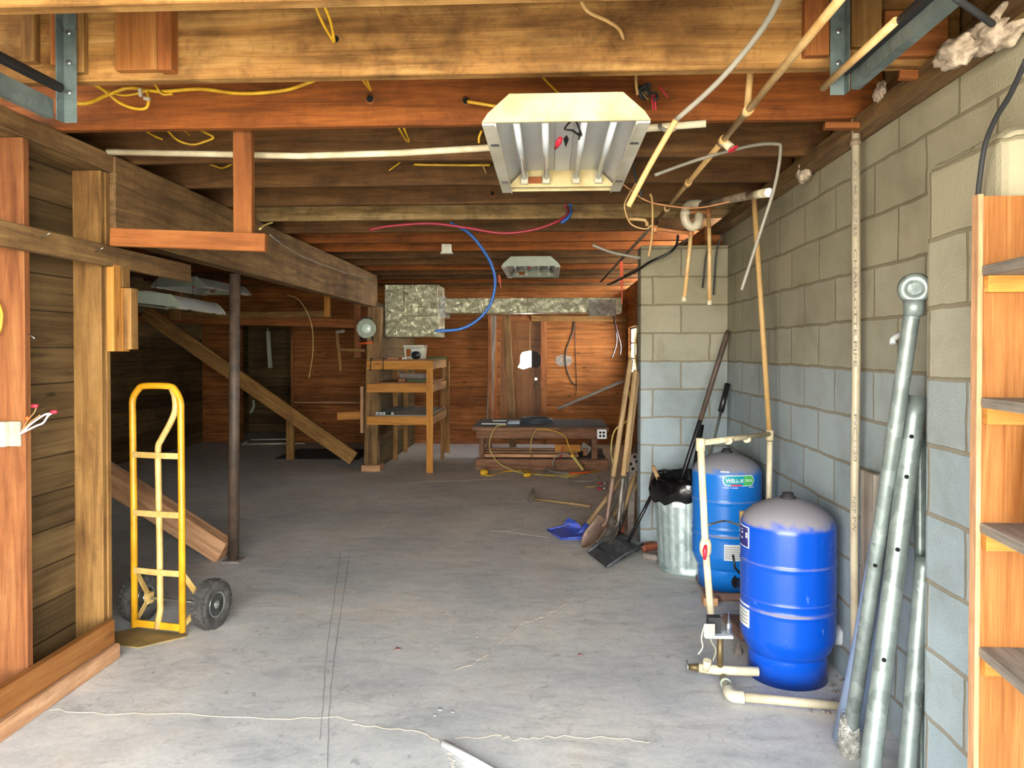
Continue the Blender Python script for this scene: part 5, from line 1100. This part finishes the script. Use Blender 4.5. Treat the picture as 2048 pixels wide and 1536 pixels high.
# ================================================================== STORAGE RACK
yf, ym, yk = 8.66, 9.76, 10.36
XA = PY(733, 730, yf).x; XB = PY(866, 730, yf).x
rk = thing('storage_rack', 'yellow lumber storage rack with three shelves beside the timber post', 'rack', ((XA+XB)/2, 9.4, 0))
rails = [(722, 739), (768, 785), (833, 850)]
lw_ = XB-PY(853, 730, yf).x
for i, (v0, v1) in enumerate(rails):
    z1, z0 = PY(800, v0, yf).z, PY(800, v1, yf).z
    mk('front_rail', MB().beam((XA, yf+.02, (z0+z1)/2), (XB, yf+.02, (z0+z1)/2), .038, z1-z0), 'new', rk, bevel=.002)
    mk('side_rail', MB().beam((XB-.02, yf+.04, (z0+z1)/2+.005), (XB-.02, ym+.04, (z0+z1)/2+.005), .038, z1-z0), 'stud', rk, bevel=.002)
    zs = z1+.002
    mk('shelf_board', MB().box(-2.04, XB-.045, yf+.002, ym+.2, zs, zs+.016), 'pine' if i < 2 else 'greyplank', rk)
zt_ = PY(860, 735, yf).z
mk('leg', MB().box(XB-lw_, XB, yf-.02, yf, 0, PY(860, 737, yf).z), 'new', rk, bevel=.002)
mk('leg', MB().box(XB-.075, XB-.038, ym-.0, ym+.09, 0, PY(885, 722, ym).z), 'stud', rk, bevel=.002)
mk('leg', MB().box(PY(888, 720, yk).x, PY(898.5, 720, yk).x, yk, yk+.04, 0, PY(893, 722, yk).z), 'stud', rk, bevel=.002)
mk('leg', MB().box(-2.04, -1.985, ym-.1, ym-.06, 0, PY(790, 722, ym).z), 'stud', rk, bevel=.002)
mk('leg', MB().box(-2.04, -1.99, yk, yk+.04, 0, PY(808, 722, ym).z), 'stud', rk, bevel=.002)
zs = PY(800, 722, yf).z+.018
for u, lab in ((741, 'left'), (766, 'right')):
    a, b = PY(u, 718, yf-.02), PY(u-1, 742, yf-.02)
    simple('black_strap', MB().tube([V(a.x, yf+.08, zs+.012), V(a.x, yf+.0, zs+.008), V(a.x, yf-.008, zs-.02), V(b.x, yf-.008, b.z)], .006, 6), 'black', '%s black strap hanging over the top rail of the storage rack' % lab, 'strap')
a, b = PY(808, 690, 9.0), PY(848, 722, 9.0)
tb = thing('plastic_tub', 'cloudy plastic tub with picture label on top of the storage rack', 'tub', V((a.x+b.x)/2, 9.1, zs))
zt2 = PY(820, 690, 9.0).z
w_ = (b.x-a.x)/2; cx_ = (a.x+b.x)/2
mk('tub_body', MB().prism([(cx_-w_*.9, 8.98, zs), (cx_+w_*.9, 8.98, zs), (cx_+w_, 8.98, zt2-.03), (cx_-w_, 8.98, zt2-.03)], (0, .24, 0)), 'clear', tb, bevel=.006)
mk('tub_lid', MB().box(cx_-w_-.008, cx_+w_+.008, 8.97, 9.23, zt2-.03, zt2), 'clear', tb, bevel=.006)
lbm = MB().box(cx_-w_*.75, cx_-w_*.25, 8.974, 8.979, zs+.03, zt2-.045, 0).box(cx_-w_*.25, cx_+w_*.4, 8.974, 8.979, zs+.02, zs+.09, 1).box(cx_-w_*.25, cx_+w_*.6, 8.974, 8.979, zs+.11, zt2-.045, 2)
text(lbm, 'STICK ON', lambda x, y: (cx_-w_*.22+w_*.75*x, 8.972, zs+.118+.016*y), 3)
mk('tub_label', lbm, ['orange', 'teal', 'labelw', 'inkk'], tb)
simple('black_roll', MB().lathe((cx_+.05, 8.86, zs+.048), [(.02, -.03), (.046, -.03), (.048, 0), (.046, .03), (.02, .03)], 24, (.2, 1, 0)), 'black', 'black tape roll standing before the plastic tub on the rack', 'roll')
for i, (dx, c__) in enumerate(((-.085, 'left'), (-.055, 'right'))): simple('white_bead', MB().lathe((cx_+dx, 8.76, zs+.001), [(.012, 0), (.012, .018), (.008, .022)], 12), 'inkw', '%s one of two tiny white caps in front of the plastic tub' % c__, 'cap')
simple('red_tin', MB().box(cx_-.15, cx_-.09, 8.78, 8.84, zs, zs+.022), 'rust', 'small rust red tin at the left foot of the plastic tub', 'tin', bevel=.003)
simple('folded_cloth', MB().box(-1.93, -1.74, 8.8, 8.95, zs, zs+.022), 'pinkplank', 'flat pale wood offcut on the rack top left of the tub', 'offcut', bevel=.006)
simple('green_rag', MB().lathe((cx_+.27, 9.05, zs), [(.14, 0), (.12, .02), (.05, .03), (0, .03)], 16, wob=.12), 'rag', 'flat green rag on the rack top right of the tub', 'rag')
zs2 = PY(800, 768, yf).z+.018
simple('wood_block', MB().box(-1.80, -1.71, 8.8, 8.9, zs2, zs2+.04), 'pine', 'small pine block on the middle shelf of the rack', 'block', bevel=.003)
simple('paper_stack', MB().box(-1.70, -1.45, 8.85, 9.05, zs2, zs2+.025), 'rag', 'flat dark green bundle on the middle shelf of the rack', 'bundle', bevel=.004)
simple('thin_board', MB().box(-1.85, -1.45, 9.15, 9.2, zs2, zs2+.09), 'greyplank', 'thin grey slat on edge at the back of the middle shelf', 'slat')
zs3 = PY(800, 833, yf).z+.018
for i, u in enumerate((754.5, 761.5, 768, 785)):
    c_ = PY(u, 829, 8.7); c_.z = zs3+.015
    t = thing('storage_pipe', 'dark pipe with white rim lying on the lowest rack shelf, %s from the left' % order[i], 'pipe', (c_.x, 9.2, zs3), 'pipes on the lowest rack shelf')
    mk('pipe', MB().tube([V(c_.x, 8.69, c_.z), V(c_.x+.03*(i-1), 9.7, c_.z)], .0145, 12), 'rubber', t)
    mk('pipe_rim', MB().lathe(V(c_.x, 8.688, c_.z), [(0, -.0005), (.016, -.0005), (.016, .001)], 14, (0, 1, 0)), 'inkw', t)
    mk('pipe_bore', MB().lathe(V(c_.x, 8.6865, c_.z), [(0, -.001), (.008, -.001), (.008, .001)], 12, (0, 1, 0)), 'hole', t)
# ================================================================== BENCH
yf, yk = 8.86, 9.9
x0, x1 = PY(944, 860, yf).x, PY(1218, 860, yf).x
zt = PY(1080, 855, yf).z
bn = thing('low_bench', 'low red brown wooden bench at the far end below the rear door', 'bench', ((x0+x1)/2, 9.4, 0))
mk('bench_top', MB().box(x0, x1, yf, yk, zt-.045, zt), 'redbench', bn, bevel=.003)
mk('top_mat', MB().box(x0+.01, x1-.01, yf+.02, yk-.01, zt, zt+.005), 'rubber', bn, label='dark dusty mat surface')
za, zb_ = PY(1080, 861, yf).z, PY(1080, 878, yf).z
mk('apron', MB().box(x0+.045, x1-.04, yf+.05, yf+.09, zb_, za), 'redbench', bn, bevel=.002)
l0, l1 = PY(957, 900, yf).x, PY(967, 900, yf).x
for xa, xb, yy_ in ((l0, l1, yf+.09), (x1-.2, x1-.13, yf+.09), (l0+.01, l1+.02, yk-.1), (x1-.2, x1-.13, yk-.1)):
    mk('leg', MB().box(xa, xb, yy_, yy_+.09, .13, zt-.045), 'redbench', bn, bevel=.002)
zr0, zr1 = 0, PY(1080, 919, yf).z
mk('base_rail', MB().beam((x0+.04, yf+.06, (zr0+zr1)/2+.0), (x1-.01, yf+.06, (zr0+zr1)/2), .08, zr1-zr0), 'redbench', bn, bevel=.004)
mk('base_rail', MB().beam((x0+.04, yk-.06, .07), (x1-.01, yk-.06, .07), .08, .14), 'redbench', bn, bevel=.004)
for i in (0, 1, 2): mk('lower_slat', MB().beam((x0+.1, yf+.2+.25*i, zr1+.02), (x1-.35, yf+.2+.25*i, zr1+.02), .09, .038), 'pinkplank', bn, bevel=.002)
mk('lower_panel', MB().box(x1-.6, x1-.03, yf+.1, yk-.1, zr1, zr1+.01), 'rubber', bn)
a, b = PY(1194, 858, yf), PY(1213, 877, yf)
ob = thing('outlet_box', 'white box with four round black outlets on the front of the low bench', 'outlet', (a+b)/2)
mk('box_plate', MB().box(a.x, b.x, yf-.05, yf+.05, b.z, a.z), 'inkw', ob, bevel=.004)
for i in (0, 1):
    for j in (0, 1): mk('socket', MB().lathe((a.x+.035+.04*i, yf-.054, b.z+.035+.04*j), [(0, 0), (.014, 0), (.014, .004)], 14, (0, 1, 0)), 'hole', ob)
z = zt+.005
hc = PY(1073, 843, 9.35); pts = []
for k in range(5):
    for i in range(24):
        a = 2*PI*i/24; r = .2-.006*k+.012*math.sin(3*a+k); pts.append(V(hc.x+r*math.cos(a)*1.0, 9.35+r*math.sin(a), z+.012+.010*k+.0004*i))
pipe('coiled_hose', pts, .013, 'hosec', 'coil of dark grey hose lying on the low bench top', 'hose', seg=8)
for i, (u0, u1, yy_, lab) in enumerate(((963, 1012, 9.15, 'nearer'), (985, 1013, 9.55, 'farther'))):
    simple('white_strip', MB().box(PY(u0, 845, yy_).x, PY(u1, 845, yy_).x, yy_, yy_+.03, z, z+.012), 'labelw', '%s flat white strip on the left of the low bench top' % lab, 'strip')
simple('grey_tray', MB().box(PY(1016, 845, 9.3).x, PY(1040, 845, 9.3).x, 9.2, 9.5, z, z+.015), 'greytube', 'small dull grey tray beside the coiled hose', 'tray')
a, b = PY(1110, 889, 9.1), PY(1161, 903, 9.1)
simple('wood_offcut', MB().box(a.x, b.x, 9.08, 9.12, b.z, a.z), 'new', 'pale yellow board offcut stored inside the low bench', 'offcut', bevel=.002)
simple('wood_offcut', MB().beam(PY(1162, 891, 9.2), PY(1180, 902, 9.2), .04, .1), 'greyplank', 'grey board offcut right of the pale one inside the bench', 'offcut', bevel=.002)
simple('wood_offcut', MB().beam(PY(1170, 897, 9.15), PY(1170, 913, 9.15), .05, .04, (0, 1, 0)), 'pine', 'short upright pine offcut inside the low bench at right', 'offcut', bevel=.002)
# cords in front of the bench
def gz(u, v, h=.01): return PZ(u, v, h)
cab([PY(1012, 850, yf-.03), PY(993, 853, yf-.08), PY(982, 872, yf-.09), PY(979, 895, yf-.09), PY(985, 910, yf-.09), gz(1000, 928, .1), gz(1030, 942, .03), gz(1060, 950)], .007, 'cord', 'cream cord arching down from the bench top at left', 'extension_cord', 'cord', n=6)
cab([PY(1074, 858, yf-.02), PY(1064, 875, yf-.08), PY(1061, 900, yf-.08), gz(1068, 922, .08), gz(1080, 938, .02), gz(1095, 948)], .006, 'cord', 'pale yellow cord drooping from the middle of the bench front', 'extension_cord', 'cord', n=6)
cab([PY(1074, 858, yf-.02), PY(1100, 860, yf-.06), PY(1128, 871, yf-.08), PY(1136, 888, yf-.09), PY(1144, 908, yf-.1), PY(1147, 914, yf-.12)], .006, 'romex', 'yellow cord looping down to the yellow power strip', 'extension_cord', 'cord', n=6)
cab([gz(971, 940, .03), gz(980, 931, .02), gz(1010, 929), gz(1040, 940), gz(1060, 948), gz(1105, 950), gz(1150, 950), gz(1190, 942)], .006, 'cord', 'pale cord running from the yellow plug along the bench base', 'extension_cord', 'cord', n=6)
cab([gz(971, 951), gz(985, 950), gz(1010, 943), gz(1050, 942), gz(1075, 948), gz(1120, 953), gz(1160, 951), gz(1205, 940)], .006, 'romex', 'lower yellow cord lying along the floor before the bench', 'extension_cord', 'cord', n=6)
cab([gz(1040, 920, .08), gz(1052, 920, .05), gz(1070, 930), gz(1095, 948), gz(1140, 956), gz(1180, 948), gz(1200, 955), gz(1185, 962), gz(1150, 962), gz(1138, 956)], .006, 'greyc', 'grey green cord looping on the floor at the right of the bench', 'extension_cord', 'cord', n=6)
cab([PY(1146, 914, yf-.12), PY(1132, 908, yf-.1), PY(1118, 909, yf-.1), PY(1108, 918, yf-.1), PY(1106, 930, yf-.1), gz(1112, 938, .02)], .007, 'greyc', 'grey cord curling left from the yellow power strip', 'extension_cord', 'cord', n=6)
pipe('grey_hose', S([gz(1092, 938, .02), gz(1110, 944, .02), gz(1140, 948, .02), gz(1160, 947, .02)], 5), .014, 'greyc', 'flat grey hose bit on the floor before the bench', 'hose')
pipe('orange_hose', S([gz(1138, 947, .03), gz(1155, 946, .03), gz(1180, 944, .03)], 4), .011, 'orangep', 'dull orange hose bit on the floor before the bench', 'hose')
pipe('red_stick', [PY(1126, 893, yf-.03), gz(1116, 935, .02)], .007, 'redline', 'thin red stick leaning at the bench front', 'stick')
for (u, v, lab, s_) in ((970, 945, 'larger yellow plug on the floor at the left of the bench', 1.), (1055, 950, 'smaller yellow plug on the floor before the bench', .7)):
    p = gz(u, v, .03); simple('yellow_plug', MB().lathe(p+V(-.03*s_, 0, 0), [(.012*s_, -.03), (.03*s_, -.02), (.038*s_, .02), (.03*s_, .05), (.014*s_, .07)], 14, (1, .4, 0)), 'romex', lab, 'plug')
ps = thing('power_strip', 'yellow power strip leaning against the bench base', 'power strip', gz(1165, 938, 0))
a, b = PY(1147, 913, 8.74), PY(1167, 940, 8.70); b.z = max(b.z, .03)
mk('strip_body', MB().beam(a, b, .045, .03), 'cord', ps, bevel=.004); mk('strip_end', MB().beam(a+(a-b)*.12, a, .05, .04), 'romex', ps)
# ================================================================== THINGS HANGING ON THE REAR WALL
yw = BK-.012
cab([PY(1147, 627, yw), PY(1147, 658, yw), PY(1140, 680, yw), PY(1132, 702, yw), PY(1132, 730, yw), PY(1138, 752, yw), PY(1145, 765, yw), PY(1152, 769, yw)], .008, 'black', 'dark cable hanging in a bend on the rear wall right of the door')
cab([PY(1150, 640, yw), PY(1151, 700, yw), PY(1153, 770, yw), PY(1151, 792, yw)], .004, 'blackm', 'very thin dark string beside the bent cable on the rear wall')
cab([PY(1226, 632, yw-.9), PY(1232, 660, yw-.9), PY(1232, 690, yw-.9), PY(1223, 716, yw-.9)], .010, 'maroon', 'left one of two dark red cables hanging under the foil wrap')
cab([PY(1227, 632, yw-.95), PY(1234, 662, yw-.95), PY(1241, 690, yw-.95), PY(1240, 709, yw-.95)], .010, 'maroon', 'right one of two dark red cables hanging under the foil wrap')
cab([PY(1062, 628, yw), PY(1060, 660, yw), PY(1060, 700, yw), PY(1058, 735, yw)], .004, 'tan', 'thin pale string hanging down over the rear door hole')
cab([PY(575, 590, 8.4), PY(600, 602, 8.4), PY(622, 645, 8.4), PY(626, 700, 8.4), PY(618, 756, 8.4)], .005, 'cord', 'thin pale cord arcing down in the dark left room')
simple('paint_smudge', MB().prism([PY(u, v, BK-.002) for u, v in ((1112, 714), (1124, 709), (1142, 713), (1145, 722), (1138, 731), (1120, 732), (1110, 726))], (0, .001, 0)), 'rubble', 'grey painted smudge on the rear board wall beside the door', 'paint patch')
# ================================================================== LONG HANDLED TOOLS
def shovel(lab, tip, neck, topp, blade_mat, bw, faceup, handle_end=.33, r=.019, mid=None):
    """digging shovel: blade tip on the floor, neck where the steel socket starts, handle top"""
    tip, neck, topp = Vector(tip), Vector(neck), Vector(topp)
    t = thing('long_handled_shovel', lab, 'shovel', tip, 'long handled shovels'); d = (topp-neck).normalized()
    soc = neck.lerp(topp, .0)+d*handle_end
    mk('handle', MB().tube([soc-d*.03, soc.lerp(topp, .5), topp-d*.02, topp], [r, r, r*1.05, r*.6], 14), 'handle', t)
    mk('socket', MB().tube(S([neck.lerp(tip, .18), neck, neck+d*.12, soc], 5), [.012]*6+[.017]*5+[.021]*5, 12), blade_mat, t)
    bd = (tip-neck); L = bd.length; bd = bd.normalized(); f_ = Vector(faceup); sd = bd.cross(f_).normalized(); f_ = sd.cross(bd).normalized()
    prof = [(0, .45), (.04, .85), (.12, 1.0), (.4, 1.0), (.65, .93), (.82, .7), (.93, .4), (1.0, .06)]
    vs = []; nn = 10
    for q, w in prof:
        for i in range(nn+1):
            s_ = 2*i/nn-1; c_ = neck+bd*L*q+sd*(bw/2*w*s_)+f_*(.035*(s_*s_)*w+.02*math.sin(q*PI)*-1)
            vs.append(c_)
    n1 = len(vs); vs += [p-f_*.004 for p in vs]; fs = []
    for i in range(len(prof)-1):
        for j in range(nn):
            q = i*(nn+1)+j; fs.append((q, q+1, q+nn+2, q+nn+1)); fs.append((n1+q, n1+q+nn+1, n1+q+nn+2, n1+q+1))
    for i in range(len(prof)-1):
        for j in (0, nn):
            q = i*(nn+1)+j; fs.append((q, q+nn+1, n1+q+nn+1, n1+q))
    for j in range(nn): fs.append((j, j+1, n1+j+1, n1+j)); q = (len(prof)-1)*(nn+1)+j; fs.append((q, q+1, n1+q+1, n1+q))
    mk('blade', MB().raw(vs, fs, 0, True), blade_mat, t)
yS = 5.38
shovel('leftmost long handled shovel with reddish brown blade leaning at the block wall corner', PZ(1164, 1094, .008), PY(1213, 1042, yS), PY(1262, 716, 5.52), 'brownsteel', .16, (-.75, -.55, .5), .32)
shovel('middle long handled shovel with a dull steel blade leaning at the block wall corner', PZ(1195, 1093, .008), PY(1236, 1045, yS-.04), PY(1271, 740, 5.50), 'steel', .17, (-.55, -.6, .55), .33)
shovel('rightmost long handled shovel with grey blade behind the other two', PZ(1222, 1078, .008)+V(.06, .1, 0), PY(1243, 1030, yS+.06), PY(1276, 742, 5.58), 'steel', .15, (.5, -.8, .3), .31, r=.017)
# blue snow shovel
bs = thing('blue_shovel', 'blue plastic snow shovel with wooden handle lying against the other shovels', 'shovel', PZ(1140, 1070, 0))
a = PZ(1168, 1058, .06); b = PY(1272, 918, 6.0)
mk('handle', MB().tube([a, b], .017, 12), 'handle', bs); mk('socket', MB().tube([a+(a-b).normalized()*.08, a+(b-a)*.06], .026, 12), 'bluep', bs)
g = [PZ(1095, 1062, .02), PZ(1130, 1056, .03), PZ(1150, 1050, .07), PZ(1166, 1060, .05), PZ(1173, 1066, .04), PZ(1165, 1080, .015), PZ(1122, 1080, .006)]
mk('scoop', MB().prism(g, (0, 0, .006)), 'bluep', bs)
mk('scoop_rib', MB().tube([g[0]+V(0, 0, .01), g[1]+V(0, 0, .02), g[2]+V(0, 0, .03)], .008, 6).tube([g[6]+V(0, 0, .012), g[5]+V(0, 0, .02), g[4]+V(0, 0, .03)], .009, 6).tube([g[0]+V(0, 0, .012), g[6]+V(0, 0, .012)], .004, 6), 'bluep', bs)
mk('scoop_back', MB().prism([g[2]+V(-.09, 0, .01), g[2]+V(-.05, .05, .05), g[3]+V(-.04, .04, .045), g[3]+V(.02, .0, .0)], (.0, .008, 0)), 'bluep', bs)
# slotted scoop
bk = thing('slotted_scoop', 'dark grey slotted scoop shovel with black pole lying before the trash can', 'shovel', PZ(1230, 1110, 0))
f0, f1, f2, f3 = PZ(1175, 1106, .012), PZ(1213, 1136, .006), PZ(1284, 1108, .05), PZ(1237, 1080, .06)
f3 = PY(1236, 1072, 5.45); f3.z = max(f3.z, .03); f2 = PY(1286, 1100, 5.12); 
def bil(s_, t_): return f0.lerp(f1, t_).lerp(f3.lerp(f2, t_), s_)
pan = MB(); pan.prism([bil(0, 0), bil(0, 1), bil(.55, 1), bil(.55, 0)], (0, 0, .005))
mk('pan', pan, 'blackscoop', bk)
sl = MB()
for i in range(13):
    t_ = (i+.5)/13; sl.beam(bil(.55, t_)+V(0, 0, .003), bil(.86, t_)+V(0, 0, .003), .009, .006)
sl.prism([bil(.84, 0), bil(.84, 1), bil(1, 1), bil(1, 0)], (0, 0, .008))
mk('slots', sl, 'blackscoop', bk, label='row of slots at the rear of the scoop')
rm = MB()
for t_ in (0, 1): rm.tube([bil(0, t_)+V(0, 0, .006), bil(.5, t_)+V(0, 0, .03), bil(1, t_)+V(0, 0, .04)], .008, 8)
rm.tube([bil(1, 0)+V(0, 0, .03), bil(1, 1)+V(0, 0, .03)], .01, 8).tube([bil(.3, 0)+V(0, 0, .009), bil(.3, 1)+V(0, 0, .009)], .004, 6)
mk('rim', rm, 'blackscoop', bk)
a = bil(.9, .55)+V(0, 0, .02); b = PY(1318, 960, 5.33)
mk('pole', MB().tube([a, b], .012, 12), 'black', bk)
# other handles in the corner past the shovels
for i, (p0, p1, lab) in enumerate(((V(.50, 5.75, .015), PY(1283, 905, 6.0), 'lower worn wooden handle behind the shovels'), (V(.42, 5.9, .015), PY(1281, 960, 5.95), 'shortest worn wooden handle behind the shovels'), (V(.45, 6.1, .015), PY(1279, 880, 6.4), 'grey wooden handle leaning behind the shovels'))):
    p1.x = min(p1.x, 1.0); pipe('wooden_pole', [p0, p1], .018, 'handle' if i < 2 else 'greyplank', lab, 'tool handle', seg=12, group='loose wooden handles behind the shovels')
pf = thing('perforated_block', 'grey block with round holes on a post behind the shovels', 'block', PY(1266, 1000, 5.9))
cq = PY(1267, 925, 5.9); mk('plate', MB().obox(cq, V(.045, 0, .02), V(0, .015, 0), V(-.025, 0, .06)), 'rubble', pf, bevel=.003)
for i in range(3):
    for j in range(2): c2 = cq+V(.045, 0, .02)*(.5-j)*1.0+V(-.025, 0, .06)*(i-1)*.62+V(0, -.017, 0); mk('hole', MB().lathe(c2, [(0, 0), (.013, 0), (.013, .002)], 10, (0, 1, 0)), 'hole', pf)
mk('post', MB().beam(V(cq.x-.02, cq.y+.03, .0), cq+V(-.01, .03, 0), .05, .03, (0, 1, 0)), 'rubble', pf)
cab([PY(1262, 700, 5.6), PY(1255, 760, 5.6), PY(1262, 830, 5.55), PY(1230, 860, 5.6), PY(1222, 900, 5.7), PY(1225, 935, 5.8), gz(1210, 950), gz(1195, 960)], .006, 'cord', 'pale green cord draped along the shovel handles', 'draped_cord', 'cord', n=6)
cab([PY(1276, 650, 5.75), PY(1270, 700, 5.75), PY(1276, 780, 5.75), PY(1262, 850, 5.7), PY(1252, 900, 5.75), PY(1248, 960, 5.8)], .006, 'cord', 'second pale cord hanging right of the shovel handles', 'draped_cord', 'cord', n=6)
for i, (u, v, lab) in enumerate(((1205, 967, 'upper'), (1204, 977, 'lower'))):
    p = gz(u, v, .012); t = thing('jumper_clamp', '%s small red clamp on the floor left of the shovels' % lab, 'clamp', p)
    mk('clamp_jaw', MB().tube([p, p+V(.08, .02, .005)], .006, 6), 'chrome', t); mk('clamp_grip', MB().tube([p-V(.05, 0, 0), p], [.012, .009], 8), 'redp', t)
cab([gz(1170, 972), gz(1185, 974), gz(1200, 968)], .006, 'cord', 'short pale cord bit leading to the upper red clamp', 'cord_bit', 'cord')
# squeegee / hoe on the floor
hh = thing('floor_scraper', 'floor scraper with grey head and long thin wooden handle lying on the floor', 'scraper', PZ(1065, 995, 0))
a, b = PZ(1068, 998, .02), PZ(1182, 1013, .02)
mk('handle', MB().tube([a, b], .014, 10), 'handle', hh)
h_ = [PZ(1053, 998, .01), PZ(1060, 1005, .004), PZ(1072, 990, .06), PZ(1067, 977, .08)]
mk('head', MB().prism(h_, (0.0, .02, .01)), 'greyplank', hh)
# bricks near the can
for i, (u, v, sx, sy, sz, rz, m_, lab) in enumerate(((1297, 1100, .07, .035, .05, .6, 'brick', 'broken orange brick between the scoop and the trash can'), (1303, 1118, .055, .04, .04, -.5, 'rubble', 'grey brown rubble stone at the foot of the trash can'), (1212, 1052, .09, .05, .10, .3, 'brick', 'reddish brick in shadow behind the shovel blades'))):
    p = PZ(u, v, 0); c3, s3 = math.cos(rz), math.sin(rz)
    if i == 2: p = V(.48, 5.85, 0)
    simple('brick_piece', MB().obox(p+V(0, 0, sz/2), (sx*c3, sx*s3, 0), (-sy*s3, sy*c3, 0), (0, 0, sz/2)), m_, lab, 'brick', bevel=.01)
# white pipe in the foreground
a, b = PZ(888, 1487, .014), PZ(1010, 1560, .014)
t = thing('loose_pipe', 'short white plastic pipe lying on the floor at the bottom of the picture', 'pipe', (a.x, a.y, 0)); mk('pipe', MB().tube([a, b], .0138, 16), 'inkw', t)
# blocks bits on left plate
for i, (u, v) in enumerate(((60, 60),)): pass
